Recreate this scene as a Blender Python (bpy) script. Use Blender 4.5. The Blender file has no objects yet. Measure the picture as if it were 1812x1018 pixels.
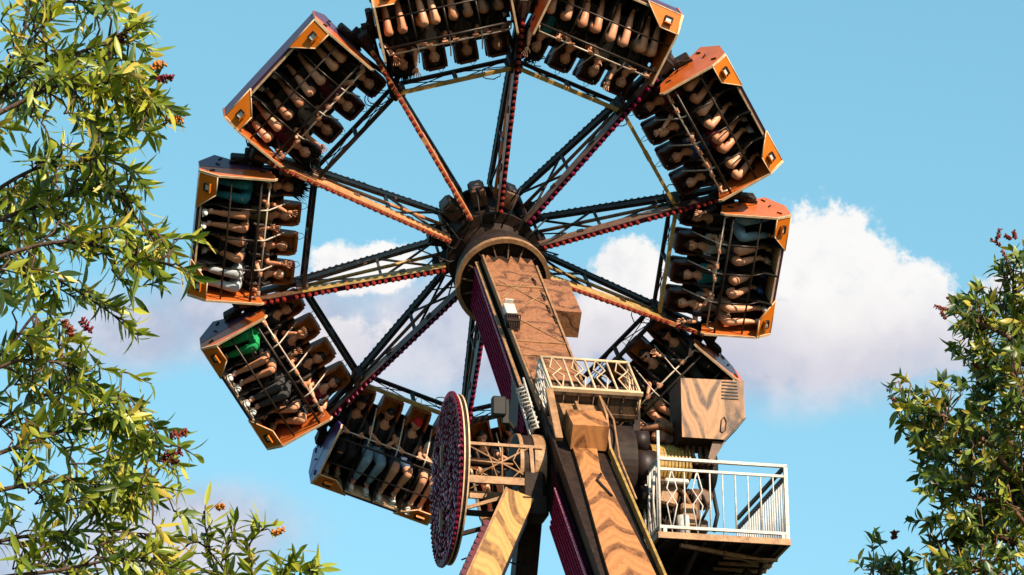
import bpy, bmesh, math, random
from mathutils import Vector, Matrix, Euler, noise
R = math.radians
rnd = random.Random(7)
col = bpy.context.scene.collection
sc = bpy.context.scene

# ------------------------------------------------------------------ camera
F_PX, PITCH = 4996.6, R(22)
cam_d = bpy.data.cameras.new('camera')
cam_d.sensor_width = 36.0
cam_d.lens = F_PX / 1812 * 36
cam_d.clip_start = 0.2
cam_d.clip_end = 6000
cam_d.dof.use_dof = False
cam = bpy.data.objects.new('camera', cam_d)
cam.location = (0, 0, 1.6)
cam.rotation_euler = (R(90) + PITCH, 0, 0)
col.objects.link(cam)
sc.camera = cam
CAM = Vector((0, 0, 1.6))
RT = Vector((1, 0, 0)); UP = Vector((0, -math.sin(PITCH), math.cos(PITCH))); FW = Vector((0, math.cos(PITCH), math.sin(PITCH)))

def at(px, py, dist):
    """world point seen at pixel (px,py) of the 1812x1018 photo, dist metres in front of the camera"""
    return CAM + dist * (FW + RT * ((px - 906) / F_PX) - UP * ((py - 509) / F_PX))

# ------------------------------------------------------------------ sun, sky, exposure
SUN = Vector((0.53, -0.67, 0.52)).normalized()
sun_el = math.asin(SUN.z); sun_az = math.atan2(SUN.x, SUN.y)
sd = bpy.data.lights.new('sun', 'SUN'); sd.energy = 5.0; sd.angle = R(0.5); sd.color = (1.0, 0.84, 0.64)
so = bpy.data.objects.new('sun', sd); so.rotation_euler = SUN.to_track_quat('Z', 'Y').to_euler(); so.location = (20, -20, 40)
col.objects.link(so)
sc.view_settings.view_transform = 'Standard'
try: sc.view_settings.look = 'None'
except Exception: pass
sc.view_settings.exposure = 1.12
sc.view_settings.gamma = 1.0
sc.render.engine = 'CYCLES'
sc.cycles.max_bounces = 5

world = bpy.data.worlds.new('World'); sc.world = world; world.use_nodes = True
NT = world.node_tree; NT.nodes.clear()

class G:
    """tiny node-graph helper"""
    def __init__(s, nt): s.nt = nt
    def n(s, t, **k):
        nd = s.nt.nodes.new(t)
        for a, b in k.items(): setattr(nd, a, b)
        return nd
    def l(s, a, b): s.nt.links.new(a, b)
    def put(s, sock, v):
        if isinstance(v, bpy.types.NodeSocket): s.l(v, sock)
        else: sock.default_value = v
    def m(s, op, a, b=0.0, c=0.0, clamp=False):
        nd = s.n('ShaderNodeMath', operation=op, use_clamp=clamp)
        s.put(nd.inputs[0], a); s.put(nd.inputs[1], b)
        if len(nd.inputs) > 2: s.put(nd.inputs[2], c)
        return nd.outputs[0]
    def dot(s, a, v):
        nd = s.n('ShaderNodeVectorMath', operation='DOT_PRODUCT'); s.l(a, nd.inputs[0]); nd.inputs[1].default_value = v
        return nd.outputs['Value']
    def ss(s, v, lo, hi, to0=0.0, to1=1.0):
        nd = s.n('ShaderNodeMapRange', interpolation_type='SMOOTHSTEP'); s.put(nd.inputs[0], v)
        nd.inputs[1].default_value = lo; nd.inputs[2].default_value = hi; nd.inputs[3].default_value = to0; nd.inputs[4].default_value = to1
        return nd.outputs[0]
    def mix(s, f, a, b, blend='MIX'):
        nd = s.n('ShaderNodeMix', data_type='RGBA', blend_type=blend)
        s.put(nd.inputs[0], f); s.put(nd.inputs[6], a); s.put(nd.inputs[7], b)
        return nd.outputs[2]

def build_world():
    g = G(NT)
    out = g.n('ShaderNodeOutputWorld'); bg = g.n('ShaderNodeBackground'); g.l(bg.outputs[0], out.inputs[0])
    sky = g.n('ShaderNodeTexSky', sky_type='NISHITA'); sky.sun_disc = False
    sky.sun_elevation = sun_el; sky.sun_rotation = sun_az; sky.air_density = 1.0; sky.dust_density = 0.6; sky.ozone_density = 1.2
    hs = g.n('ShaderNodeHueSaturation'); hs.inputs['Hue'].default_value = 0.462; hs.inputs['Saturation'].default_value = 1.02; hs.inputs['Value'].default_value = 1.0
    g.l(sky.outputs[0], hs.inputs['Color'])
    tc = g.n('ShaderNodeTexCoord'); d = tc.outputs['Generated']
    # gnomonic coordinates round a fixed direction of the sky (azimuth north, elevation 22 deg)
    fw = g.m('MAXIMUM', g.dot(d, FW), 0.05)
    a = g.m('DIVIDE', g.dot(d, RT), fw); b = g.m('DIVIDE', g.dot(d, UP), fw)
    ab = g.n('ShaderNodeCombineXYZ'); g.l(a, ab.inputs[0]); g.l(b, ab.inputs[1])
    def fbm(scale, detail, rough, off=(0, 0, 0)):
        mp = g.n('ShaderNodeMapping'); mp.inputs['Location'].default_value = off; g.l(ab.outputs[0], mp.inputs[0])
        nz = g.n('ShaderNodeTexNoise'); nz.inputs['Scale'].default_value = scale; nz.inputs['Detail'].default_value = detail; nz.inputs['Roughness'].default_value = rough
        g.l(mp.outputs[0], nz.inputs[0]); return g.m('SUBTRACT', nz.outputs[0], 0.5)
    n1 = fbm(26, 9, 0.62); n2 = fbm(90, 6, 0.6, (3, 1, 0)); n3 = fbm(14, 5, 0.5, (7, 2, 0))
    n4 = fbm(260, 5, 0.65, (5, 9, 0))
    nn = g.m('ADD', g.m('ADD', g.m('MULTIPLY', n1, 1.9), g.m('MULTIPLY', n2, 0.8)), g.m('MULTIPLY', n4, 0.30))
    def P(x): return (x - 906) / F_PX
    def Q(y): return -(y - 509) / F_PX
    def blob(cx, cy, rx, ry, gain=1.0):
        u = g.m('DIVIDE', g.m('SUBTRACT', a, P(cx)), rx / F_PX); v = g.m('DIVIDE', g.m('SUBTRACT', b, Q(cy)), ry / F_PX)
        return g.m('MULTIPLY', g.m('SUBTRACT', 1.0, g.m('SQRT', g.m('ADD', g.m('MULTIPLY', u, u), g.m('MULTIPLY', v, v)))), gain)
    def union(bl):
        r = bl[0]
        for x in bl[1:]: r = g.m('MAXIMUM', r, x)
        return r
    # crisp cumulus tops
    cum = union([blob(1450, 470, 120, 125), blob(1530, 540, 190, 110), blob(1400, 590, 330, 95), blob(1108, 470, 75, 60), blob(1150, 560, 200, 90),
                 blob(640, 480, 110, 55), blob(1790, 510, 70, 45, 0.8), blob(300, 960, 230, 110, 1.1), blob(560, 600, 200, 60, .8), blob(1600, 620, 150, 70)])
    cm = g.m('MULTIPLY', g.ss(g.m('ADD', cum, nn), 0.0, 0.26), g.ss(g.m('ADD', b, g.m('MULTIPLY', n3, .03)), Q(730), Q(600), .15, 1.0))
    # soft mauve bases
    soft = union([blob(1330, 620, 480, 130), blob(900, 600, 500, 150), blob(450, 560, 330, 110), blob(250, 590, 170, 90), blob(330, 940, 270, 110),
                  blob(-100, 1000, 250, 150)])
    sm = g.ss(g.m('ADD', soft, g.m('ADD', g.m('MULTIPLY', n1, 0.7), g.m('MULTIPLY', n3, 0.8))), -0.12, 0.62, 0.0, 0.85)
    # white towards the tops, mauve grey below
    hgt = g.m('ADD', b, g.m('MULTIPLY', g.m('ADD', n1, n3), 0.028))
    lit = g.ss(hgt, Q(670), Q(480))
    lit = g.m('MULTIPLY', lit, g.ss(g.m('ADD', g.m('MULTIPLY', n2, .8), g.m('ADD', n1, n3)), -.42, .10, .45, 1.0))
    cc = g.mix(lit, (0.31, 0.30, 0.34, 1), (0.47, 0.455, 0.44, 1))
    lit2 = g.ss(g.m('ADD', g.m('MULTIPLY', g.m('ADD', n1, n3), 1.6), g.m('MULTIPLY', n2, .6)), -.35, .35)
    sc_ = g.mix(lit2, (0.225, 0.235, 0.30, 1), (0.36, 0.34, 0.37, 1))
    mul = g.n('ShaderNodeMix', data_type='RGBA', blend_type='MULTIPLY'); mul.inputs[0].default_value = 1.0
    K = 0.105
    skyc = g.mix(0.45, hs.outputs[0], (0.90, 2.55, 3.55, 1))
    g.l(skyc, mul.inputs[6]); mul.inputs[7].default_value = (K, K, K, 1)
    c1 = g.mix(sm, mul.outputs[2], sc_)
    c2 = g.mix(g.m('MULTIPLY', cm, 0.93), c1, cc)
    sc2 = g.n('ShaderNodeMix', data_type='RGBA', blend_type='MULTIPLY'); sc2.inputs[0].default_value = 1.0
    g.l(c2, sc2.inputs[6]); sc2.inputs[7].default_value = (1 / K, 1 / K, 1 / K, 1)
    g.l(sc2.outputs[2], bg.inputs[0]); bg.inputs[1].default_value = K
build_world()

# ------------------------------------------------------------------ materials
MATS = {}
ALB = 0.72
def mat(name, c, rough=0.6, metal=0.0, var=0.25, vscale=6.0, bump=0.0, bscale=40.0, dirt=None, coat=0.0, trans=None, spec=0.25):
    m = bpy.data.materials.new(name); m.use_nodes = True; g = G(m.node_tree)
    p = m.node_tree.nodes['Principled BSDF']
    p.inputs['Roughness'].default_value = rough; p.inputs['Metallic'].default_value = metal
    p.inputs['Specular IOR Level'].default_value = spec
    p.inputs['Coat Weight'].default_value = coat
    tc = g.n('ShaderNodeTexCoord')
    nz = g.n('ShaderNodeTexNoise'); nz.inputs['Scale'].default_value = vscale; nz.inputs['Detail'].default_value = 6; nz.inputs['Roughness'].default_value = 0.65
    g.l(tc.outputs['Object'], nz.inputs[0])
    c = tuple(x * ALB for x in c); dirt = dirt and tuple(x * ALB for x in dirt)
    lo = tuple(x * (1 - var) for x in c) + (1,); hi = tuple(min(1, x * (1 + var)) for x in c) + (1,)
    f = g.ss(nz.outputs[0], 0.3, 0.7)
    cc = g.mix(f, lo, hi)
    if dirt:
        n2 = g.n('ShaderNodeTexNoise'); n2.inputs['Scale'].default_value = vscale * 2.3; n2.inputs['Detail'].default_value = 8; n2.inputs['Roughness'].default_value = 0.75
        g.l(tc.outputs['Object'], n2.inputs[0])
        cc = g.mix(g.ss(n2.outputs[0], 0.52, 0.68, 0, 0.8), cc, tuple(dirt) + (1,))
    g.l(cc, p.inputs['Base Color'])
    if bump:
        bn = g.n('ShaderNodeTexNoise'); bn.inputs['Scale'].default_value = bscale; bn.inputs['Detail'].default_value = 5
        g.l(tc.outputs['Object'], bn.inputs[0])
        bp = g.n('ShaderNodeBump'); bp.inputs['Strength'].default_value = bump; bp.inputs['Distance'].default_value = 0.02
        g.l(bn.outputs[0], bp.inputs['Height']); g.l(bp.outputs[0], p.inputs['Normal'])
    if trans:
        p.inputs['Transmission Weight'].default_value = trans
    MATS[name] = m
    return m

def wood(name, c1, c2, d=(8, 0, 0), fold=(0, 0, 0), foldc=(0, 0, 0), nscale=1.2, amp=9.0, nstretch=(1, 1, 1), rough=0.5, sharp=(0.2, 0.95), strokes=False):
    """painted wood grain: bands along d, bent by folds about foldc and by a slow noise"""
    c1 = tuple(x * ALB for x in c1); c2 = tuple(x * ALB * .8 for x in c2)
    m = bpy.data.materials.new(name); m.use_nodes = True; g = G(m.node_tree); p = m.node_tree.nodes['Principled BSDF']
    p.inputs['Roughness'].default_value = rough; p.inputs['Specular IOR Level'].default_value = .25
    tc = g.n('ShaderNodeTexCoord'); co = tc.outputs['Object']
    mp = g.n('ShaderNodeMapping'); g.l(co, mp.inputs[0]); mp.inputs['Scale'].default_value = nstretch
    nz = g.n('ShaderNodeTexNoise'); nz.inputs['Scale'].default_value = nscale; nz.inputs['Detail'].default_value = 1.2; nz.inputs['Roughness'].default_value = 0.45; g.l(mp.outputs[0], nz.inputs[0])
    sb = g.n('ShaderNodeVectorMath', operation='SUBTRACT'); g.l(co, sb.inputs[0]); sb.inputs[1].default_value = foldc
    ab = g.n('ShaderNodeVectorMath', operation='ABSOLUTE'); g.l(sb.outputs[0], ab.inputs[0])
    v = g.m('ADD', g.dot(co, d), g.dot(ab.outputs[0], fold)); v = g.m('ADD', v, g.m('MULTIPLY', nz.outputs[0], amp))
    w = g.ss(g.m('SINE', v), sharp[0], sharp[1])
    fn = g.n('ShaderNodeTexNoise'); fn.inputs['Scale'].default_value = 9; fn.inputs['Detail'].default_value = 7; fn.inputs['Roughness'].default_value = .65; g.l(mp.outputs[0], fn.inputs[0])
    fine = g.ss(g.m('SINE', g.m('ADD', g.m('MULTIPLY', v, 3.1), g.m('MULTIPLY', fn.outputs[0], 9))), -.2, 1, 0, .45)
    cc = g.mix(g.m('MULTIPLY', w, g.ss(fn.outputs[0], .3, .6, .35, 1)), tuple(c1) + (1,), tuple(c2) + (1,))
    cc = g.mix(fine, cc, tuple(x * .45 + y * .55 for x, y in zip(c1, c2)) + (1,))
    if strokes:
        vo = g.n('ShaderNodeTexNoise'); vo.inputs['Scale'].default_value = 7; vo.inputs['Detail'].default_value = 3; vo.inputs['Distortion'].default_value = 3.5; g.l(mp.outputs[0], vo.inputs[0])
        cc = g.mix(g.ss(g.m('ABSOLUTE', g.m('SUBTRACT', vo.outputs[0], .5)), 0.0, .03, .85, 0), cc, tuple(min(1, x * 1.5) for x in c1) + (1,))
        cc = g.mix(g.ss(vo.outputs[0], .58, .70, 0, .6), cc, tuple(x * .8 for x in c2) + (1,))
    cc = g.mix(g.ss(fn.outputs[0], 0.55, 0.75, 0, 0.4), cc, tuple(x * 0.5 for x in c1) + (1,))
    g.l(cc, p.inputs['Base Color'])
    bp = g.n('ShaderNodeBump'); bp.inputs['Strength'].default_value = 0.3; bp.inputs['Distance'].default_value = 0.012
    g.l(fn.outputs[0], bp.inputs['Height']); g.l(bp.outputs[0], p.inputs['Normal'])
    MATS[name] = m
    return m

M = MATS
mat('steel_dark', (0.026, 0.015, 0.011), 0.6, 0.0, 0.4, 9, 0.1, dirt=(0.050, 0.022, 0.012), spec=.12)
mat('steel_brown', (0.13, 0.065, 0.036), 0.5, 0.0, 0.35, 8, 0.15, dirt=(0.035, 0.02, 0.014))
mat('steel_tan', (0.34, 0.18, 0.085), 0.5, 0.1, 0.3, 7, 0.15, dirt=(0.09, 0.05, 0.03))
mat('steel_olive', (0.38, 0.23, 0.06), 0.45, 0.0, 0.3, 7, 0.1, dirt=(0.16, 0.10, 0.03))
mat('steel_orange', (0.55, 0.22, 0.08), 0.5, 0.0, 0.3, 7, 0.1, dirt=(0.30, 0.11, 0.04))
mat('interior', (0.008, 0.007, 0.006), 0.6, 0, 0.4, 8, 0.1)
mat('panel_orange', (0.64, 0.155, 0.007), 0.32, 0, 0.10, 3, 0.04, 12, dirt=(0.46, 0.11, 0.008), coat=0.15)
mat('side_red', (0.52, 0.115, 0.022), 0.35, 0, 0.14, 3, 0.04, 12, dirt=(0.34, 0.075, 0.016), coat=0.3)
mat('side_plum_skylit', (0.13, 0.075, 0.34), 0.4, 0, 0.15, 3, 0.05, 12, dirt=(0.10, 0.06, 0.2), coat=0.2)  # plum side paint with the blue of the skylight mixed into its colour
mat('side_plum', (0.085, 0.030, 0.075), 0.4, 0, 0.2, 3, 0.05, 12, dirt=(0.05, 0.02, 0.045), coat=0.2)
mat('trim_cream', (0.66, 0.45, 0.27), 0.45, 0, 0.2, 10)
mat('bar_metal', (0.30, 0.22, 0.17), 0.4, 0.2, 0.35, 14)
mat('bar_bright', (0.62, 0.50, 0.40), 0.35, 0.1, 0.2, 14)
mat('bar_dark', (0.035, 0.025, 0.02), 0.4, 0.4, 0.3, 14)
mat('seat_shell', (0.022, 0.012, 0.010), 0.5, 0, 0.3, 9, 0.1)
mat('seat_orange', (0.68, 0.20, 0.015), 0.5, 0, 0.15, 9, 0.1)
mat('seat_brown_lit', (0.36, 0.10, 0.02), 0.5, 0, 0.25, 9, 0.1)  # headrest brown with sunlight put into the colour
mat('seat_brown', (0.085, 0.024, 0.014), 0.5, 0, 0.25, 9, 0.1)
mat('white_paint', (0.60, 0.55, 0.49), 0.5, 0, 0.2, 14, dirt=(0.30, 0.20, 0.13))
mat('rail_grey', (0.55, 0.52, 0.50), 0.45, 0, 0.15, 14, dirt=(0.35, 0.28, 0.22))
mat('maroon', (0.20, 0.003, 0.034), 0.75, 0, 0.35, 12, spec=.05)
mat('lamp_maroon', (0.085, 0.003, 0.014), 0.4, 0, 0.4, 12, spec=.2)
mat('maroon_dark', (0.020, 0.001, 0.005), 0.8, 0, 0.4, 12, spec=.05)
mat('bulb_red', (0.20, 0.016, 0.009), 0.4, 0, 0.6, 30, spec=.2)
mat('bulb_pink', (0.55, 0.16, 0.24), 0.3, 0, 0.5, 30)
mat('bulb_plum', (0.14, 0.003, 0.026), 0.35, 0, 0.7, 30, spec=.2)
mat('bulb_red_shaded', (0.022, 0.016, 0.015), 0.5, 0, 0.3, 30)  # lamp caps at the back of the wheel, their shade painted in as near black
mat('lamp_glass', (0.62, 0.62, 0.58), 0.08, 0, 0.35, 60, coat=1.0)
mat('rubber', (0.012, 0.012, 0.012), 0.6, 0, 0.3, 9)
mat('teal', (0.03, 0.32, 0.28), 0.4, 0, 0.2, 9)
mat('eye_white', (0.7, 0.66, 0.6), 0.3, 0, 0.05); mat('eye_dark', (0.02, 0.012, 0.01), 0.3, 0, 0.05); mat('lips', (0.42, 0.14, 0.12), 0.4, 0, 0.05)
for nm, c in dict(light=(0.70, 0.33, 0.19), tan=(0.60, 0.25, 0.13), olive=(0.45, 0.19, 0.095), brown=(0.30, 0.13, 0.07)).items():
    mat('skin_' + nm, c, 0.45, 0, 0.12, 9, spec=0.35)
for nm, c in dict(black=(0.016, 0.015, 0.016), charcoal=(0.05, 0.048, 0.05), grey=(0.28, 0.27, 0.28), white=(0.66, 0.63, 0.60), red=(0.62, 0.015, 0.02), green=(0.008, 0.32, 0.10),
                  jeans=(0.10, 0.20, 0.30), lightjeans=(0.22, 0.36, 0.48), denim=(0.05, 0.09, 0.17), teal=(0.02, 0.20, 0.26), tan=(0.36, 0.24, 0.14), orange=(0.62, 0.22, 0.02),
                  olive=(0.16, 0.14, 0.04), palegrey=(0.46, 0.48, 0.50), maroon=(0.16, 0.015, 0.03), blue=(0.04, 0.10, 0.32)).items():
    mat('cloth_' + nm, c, 0.8, 0, 0.22, 18, 0.2, 60)
for nm, c in dict(dark=(0.012, 0.008, 0.006), brown=(0.05, 0.024, 0.012), black=(0.007, 0.006, 0.006)).items():
    mat('hair_' + nm, c, 0.45, 0, 0.4, 30)
wood('wood_arm', (0.30, 0.125, 0.058), (0.060, 0.024, 0.013), d=(0, 9, 6), fold=(7, 0, 0), nscale=2.2, amp=18, strokes=True)
wood('wood_gold', (0.48, 0.20, 0.07), (0.13, 0.048, 0.016), d=(0, 9, 0), fold=(13, 0, 0), foldc=(.03, 0, 0), nscale=1.1, amp=11, nstretch=(1.5, .7, 1))
wood('wood_leg', (0.56, 0.30, 0.09), (0.19, 0.08, 0.022), d=(17, 0, 7), nscale=1.4, amp=20, nstretch=(1, 1, .5), sharp=(.1, .8))
wood('wood_box', (0.42, 0.20, 0.085), (0.07, 0.034, 0.02), d=(5, 0, 9), fold=(-26, 0, 0), foldc=(.36, 0, 0), nscale=1.9, amp=17, nstretch=(1, 1, .6), sharp=(.15, .85))
wood('wood_dark', (0.12, 0.07, 0.042), (0.04, 0.024, 0.016), d=(30, 6, 6), nscale=2, amp=6)

# ------------------------------------------------------------------ mesh helpers
class MB:
    """collects shapes and links them as ONE mesh object"""
    def __init__(s): s.v = []; s.f = []; s.mi = []; s.sm = []
    def add(s, vs, fs, mi=0, smooth=False):
        o = len(s.v); s.v += [tuple(v) for v in vs]
        for f in fs: s.f.append(tuple(i + o for i in f)); s.mi.append(mi); s.sm.append(smooth)
    def box(s, c, size, mtx=None, mi=0, ch=0.0):
        x, y, z = (d / 2 for d in size); c = Vector(c)
        if ch <= 0:
            vs = [Vector((i * x, j * y, k * z)) for i in (-1, 1) for j in (-1, 1) for k in (-1, 1)]
            fs = [(0, 1, 3, 2), (4, 6, 7, 5), (0, 4, 5, 1), (2, 3, 7, 6), (0, 2, 6, 4), (1, 5, 7, 3)]
        else:
            bm = bmesh.new(); bmesh.ops.create_cube(bm, size=1); bmesh.ops.scale(bm, vec=(2 * x, 2 * y, 2 * z), verts=bm.verts)
            bmesh.ops.bevel(bm, geom=bm.edges[:], offset=min(ch, x * .9, y * .9, z * .9), segments=1, affect='EDGES')
            vs = [v.co.copy() for v in bm.verts]; bm.verts.index_update(); fs = [[v.index for v in f.verts] for f in bm.faces]; bm.free()
        if mtx: vs = [mtx @ v for v in vs]
        s.add([v + c for v in vs], fs, mi)
    def tube(s, pts, r, n=8, mi=0, caps=True, smooth=True):
        pts = [Vector(p) for p in pts]; rs = r if isinstance(r, (list, tuple)) else [r] * len(pts)
        rings = []; prev = None
        for i, p in enumerate(pts):
            t = (pts[min(i + 1, len(pts) - 1)] - pts[max(i - 1, 0)])
            if t.length < 1e-9: t = Vector((0, 0, 1))
            t.normalize()
            if prev is None:
                a = Vector((0, 0, 1)) if abs(t.z) < 0.9 else Vector((1, 0, 0)); u = t.cross(a).normalized()
            else:
                u = prev - t * prev.dot(t)
                u = u.normalized() if u.length > 1e-6 else t.orthogonal().normalized()
            prev = u; w = t.cross(u)
            rings.append([p + (u * math.cos(2 * math.pi * k / n) + w * math.sin(2 * math.pi * k / n)) * rs[i] for k in range(n)])
        vs = [v for rg in rings for v in rg]
        fs = [(i * n + k, i * n + (k + 1) % n, (i + 1) * n + (k + 1) % n, (i + 1) * n + k) for i in range(len(pts) - 1) for k in range(n)]
        if caps: fs += [tuple(range(n))[::-1], tuple((len(pts) - 1) * n + k for k in range(n))]
        s.add(vs, fs, mi, smooth)
    def bar(s, a, b, w, h=None, up=(0, 1, 0), mi=0):
        """rectangular bar from a to b; h is measured along up"""
        a = Vector(a); b = Vector(b); h = h or w; t = (b - a).normalized(); upv = Vector(up)
        u = t.cross(upv)
        u = u.normalized() if u.length > 1e-4 else t.orthogonal().normalized()
        q = u.cross(t).normalized()
        vs = [p + u * (i * w / 2) + q * (j * h / 2) for p in (a, b) for i, j in ((-1, -1), (1, -1), (1, 1), (-1, 1))]
        s.add(vs, [(0, 3, 2, 1), (4, 5, 6, 7), (0, 1, 5, 4), (1, 2, 6, 5), (2, 3, 7, 6), (3, 0, 4, 7)], mi)
    def prism(s, poly, off, mi=0):
        """poly: 3D points of one face; off: extrusion vector"""
        n = len(poly); poly = [Vector(p) for p in poly]; off = Vector(off)
        s.add(poly + [p + off for p in poly], [tuple(range(n))[::-1], tuple(range(n, 2 * n))] + [(i, (i + 1) % n, n + (i + 1) % n, n + i) for i in range(n)], mi)
    def ball(s, c, r, seg=10, rings=7, mi=0, fn=None):
        c = Vector(c); rr = r if isinstance(r, (tuple, list)) else (r, r, r)
        vs = []; fs = []
        for i in range(rings + 1):
            ph = math.pi * i / rings
            for j in range(seg):
                th = 2 * math.pi * j / seg
                p = Vector((math.sin(ph) * math.cos(th), math.sin(ph) * math.sin(th), math.cos(ph)))
                q = Vector((p.x * rr[0], p.y * rr[1], p.z * rr[2]))
                if fn: q = fn(q, p)
                vs.append(q + c)
        for i in range(rings):
            for j in range(seg):
                fs.append((i * seg + j, (i + 1) * seg + j, (i + 1) * seg + (j + 1) % seg, i * seg + (j + 1) % seg))
        s.add(vs, fs, mi, True)
    def mesh(s, name):
        me = bpy.data.meshes.new(name); me.from_pydata(s.v, [], s.f)
        me.polygons.foreach_set('material_index', s.mi); me.polygons.foreach_set('use_smooth', s.sm)
        bm = bmesh.new(); bm.from_mesh(me); bmesh.ops.remove_doubles(bm, verts=bm.verts, dist=1e-5); bmesh.ops.recalc_face_normals(bm, faces=bm.faces); bm.to_mesh(me); bm.free()
        return me
    def build(s, name, mats, parent=None, mtx=None):
        me = s.mesh(name)
        for m in (mats if isinstance(mats, (list, tuple)) else [mats]): me.materials.append(MATS[m])
        o = bpy.data.objects.new(name, me); col.objects.link(o)
        if parent: o.parent = parent
        if mtx is not None: o.matrix_world = mtx
        return o

def tag(o, label=None, cat=None, group=None, kind=None):
    if label: o['label'] = label
    if cat: o['category'] = cat
    if group: o['group'] = group
    if kind: o['kind'] = kind
    return o
def empty(name, mtx, label, cat, group=None):
    o = bpy.data.objects.new(name, None); o.empty_display_size = 0.2; col.objects.link(o); o.matrix_world = mtx
    return tag(o, label, cat, group)
def kids(o, idx): return idx.get(o.name, [])
def copy_tree(o, idx, parent=None):
    c = o.copy(); col.objects.link(c)
    if parent: c.parent = parent
    for ch in idx.get(o.name, []): copy_tree(ch, idx, c)
    return c
def child_index(root):
    idx = {}
    for o in bpy.data.objects:
        if o.parent: idx.setdefault(o.parent.name, []).append(o)
    return idx
def basis(x, y, z, loc):
    return Matrix(((x[0], y[0], z[0], loc[0]), (x[1], y[1], z[1], loc[1]), (x[2], y[2], z[2], loc[2]), (0, 0, 0, 1)))

# ------------------------------------------------------------------ frames of the ride
# wheel frame: X right along the wheel, Y along the axle away from the camera, Z up in the wheel's plane
HUB = Vector((-0.287, 41.99, 19.06))
WX = Vector((0.98103, 0.19378, 0.00447)); WY = Vector((-0.14271, 0.70649, 0.69319)); WZ = Vector((0.13116, -0.68068, 0.72074))
MW = basis(WX, WY, WZ, HUB)
PIV_Y = -7.72
PIV = MW @ Vector((0, PIV_Y, 0))
BX = Vector((WX.x, WX.y, 0)).normalized(); BY = Vector((-BX.y, BX.x, 0)); BZ = Vector((0, 0, 1))
MBASE = basis(BX, BY, BZ, PIV)      # level frame at the pivot shaft

# ------------------------------------------------------------------ ground
def ground():
    m = mat('grass_ground', (0.045, 0.065, 0.02), 0.9, 0, 0.4, 0.6, 0.5, 30, dirt=(0.06, 0.05, 0.03))
    mb = MB(); S = 1500
    mb.add([(-S, -S, 0), (S, -S, 0), (S, S, 0), (-S, S, 0)], [(0, 1, 2, 3)])
    tag(mb.build('ground', 'grass_ground'), kind='structure')
    mat('concrete', (0.075, 0.07, 0.065), 0.85, 0, 0.2, 2, 0.3, 30)
    mb = MB()
    c = MBASE.translation
    mb.prism([(c.x - 14, c.y - 14, 0.004), (c.x + 14, c.y - 14, 0.004), (c.x + 14, c.y + 12, 0.004), (c.x - 14, c.y + 12, 0.004)], (0, 0, 0.12))
    tag(mb.build('pavement', 'concrete'), kind='structure')
ground()

# ------------------------------------------------------------------ wheel
NODE_R, GAP_R = 3.11, 4.16
def pol(aj, r, y, tang=0.0):
    """aj: angle in degrees, clockwise from the left as the photo shows it"""
    a = R(aj); e = Vector((-math.cos(a), 0, math.sin(a))); t = Vector((math.sin(a), 0, math.cos(a)))
    p = e * r + t * tang; p.y = y; return p

def strip(mb, a, b, side_y, pitch=0.105, r=0.038, mi_base=0, mi_bulb=1):
    """row of lamp caps on a channel from a to b, caps pointing along side_y"""
    a = Vector(a); b = Vector(b); L = (b - a).length; t = (b - a).normalized(); n = int(L / pitch)
    yv = Vector((0, side_y, 0)); yv = (yv - t * yv.dot(t)).normalized()
    mb.bar(a, b, 0.07, 0.03, up=yv, mi=mi_base)
    sx = t.cross(yv)
    jr = random.Random(int(a.x * 1000) + int(b.z * 777)); r0 = r
    for i in range(n):
        if jr.random() < .05: continue
        r = r0 * jr.uniform(.85, 1.12)
        c = a + t * (pitch * (i + 0.5 + jr.uniform(-.08, .08))) + yv * 0.012
        k = 6; vs = []
        for rr, h in ((r, 0), (r * 0.95, 0.045), (r * 0.45, 0.075)):
            for q in range(k):
                an = 2 * math.pi * q / k; vs.append(c + (t * math.cos(an) + sx * math.sin(an)) * rr + yv * h)
        fs = [(q, (q + 1) % k, k + (q + 1) % k, k + q) for q in range(k)] + [(k + q, k + (q + 1) % k, 2 * k + (q + 1) % k, 2 * k + q) for q in range(k)] + [tuple(2 * k + q for q in range(k))]
        mb.add(vs, fs, mi_bulb, False)

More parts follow.
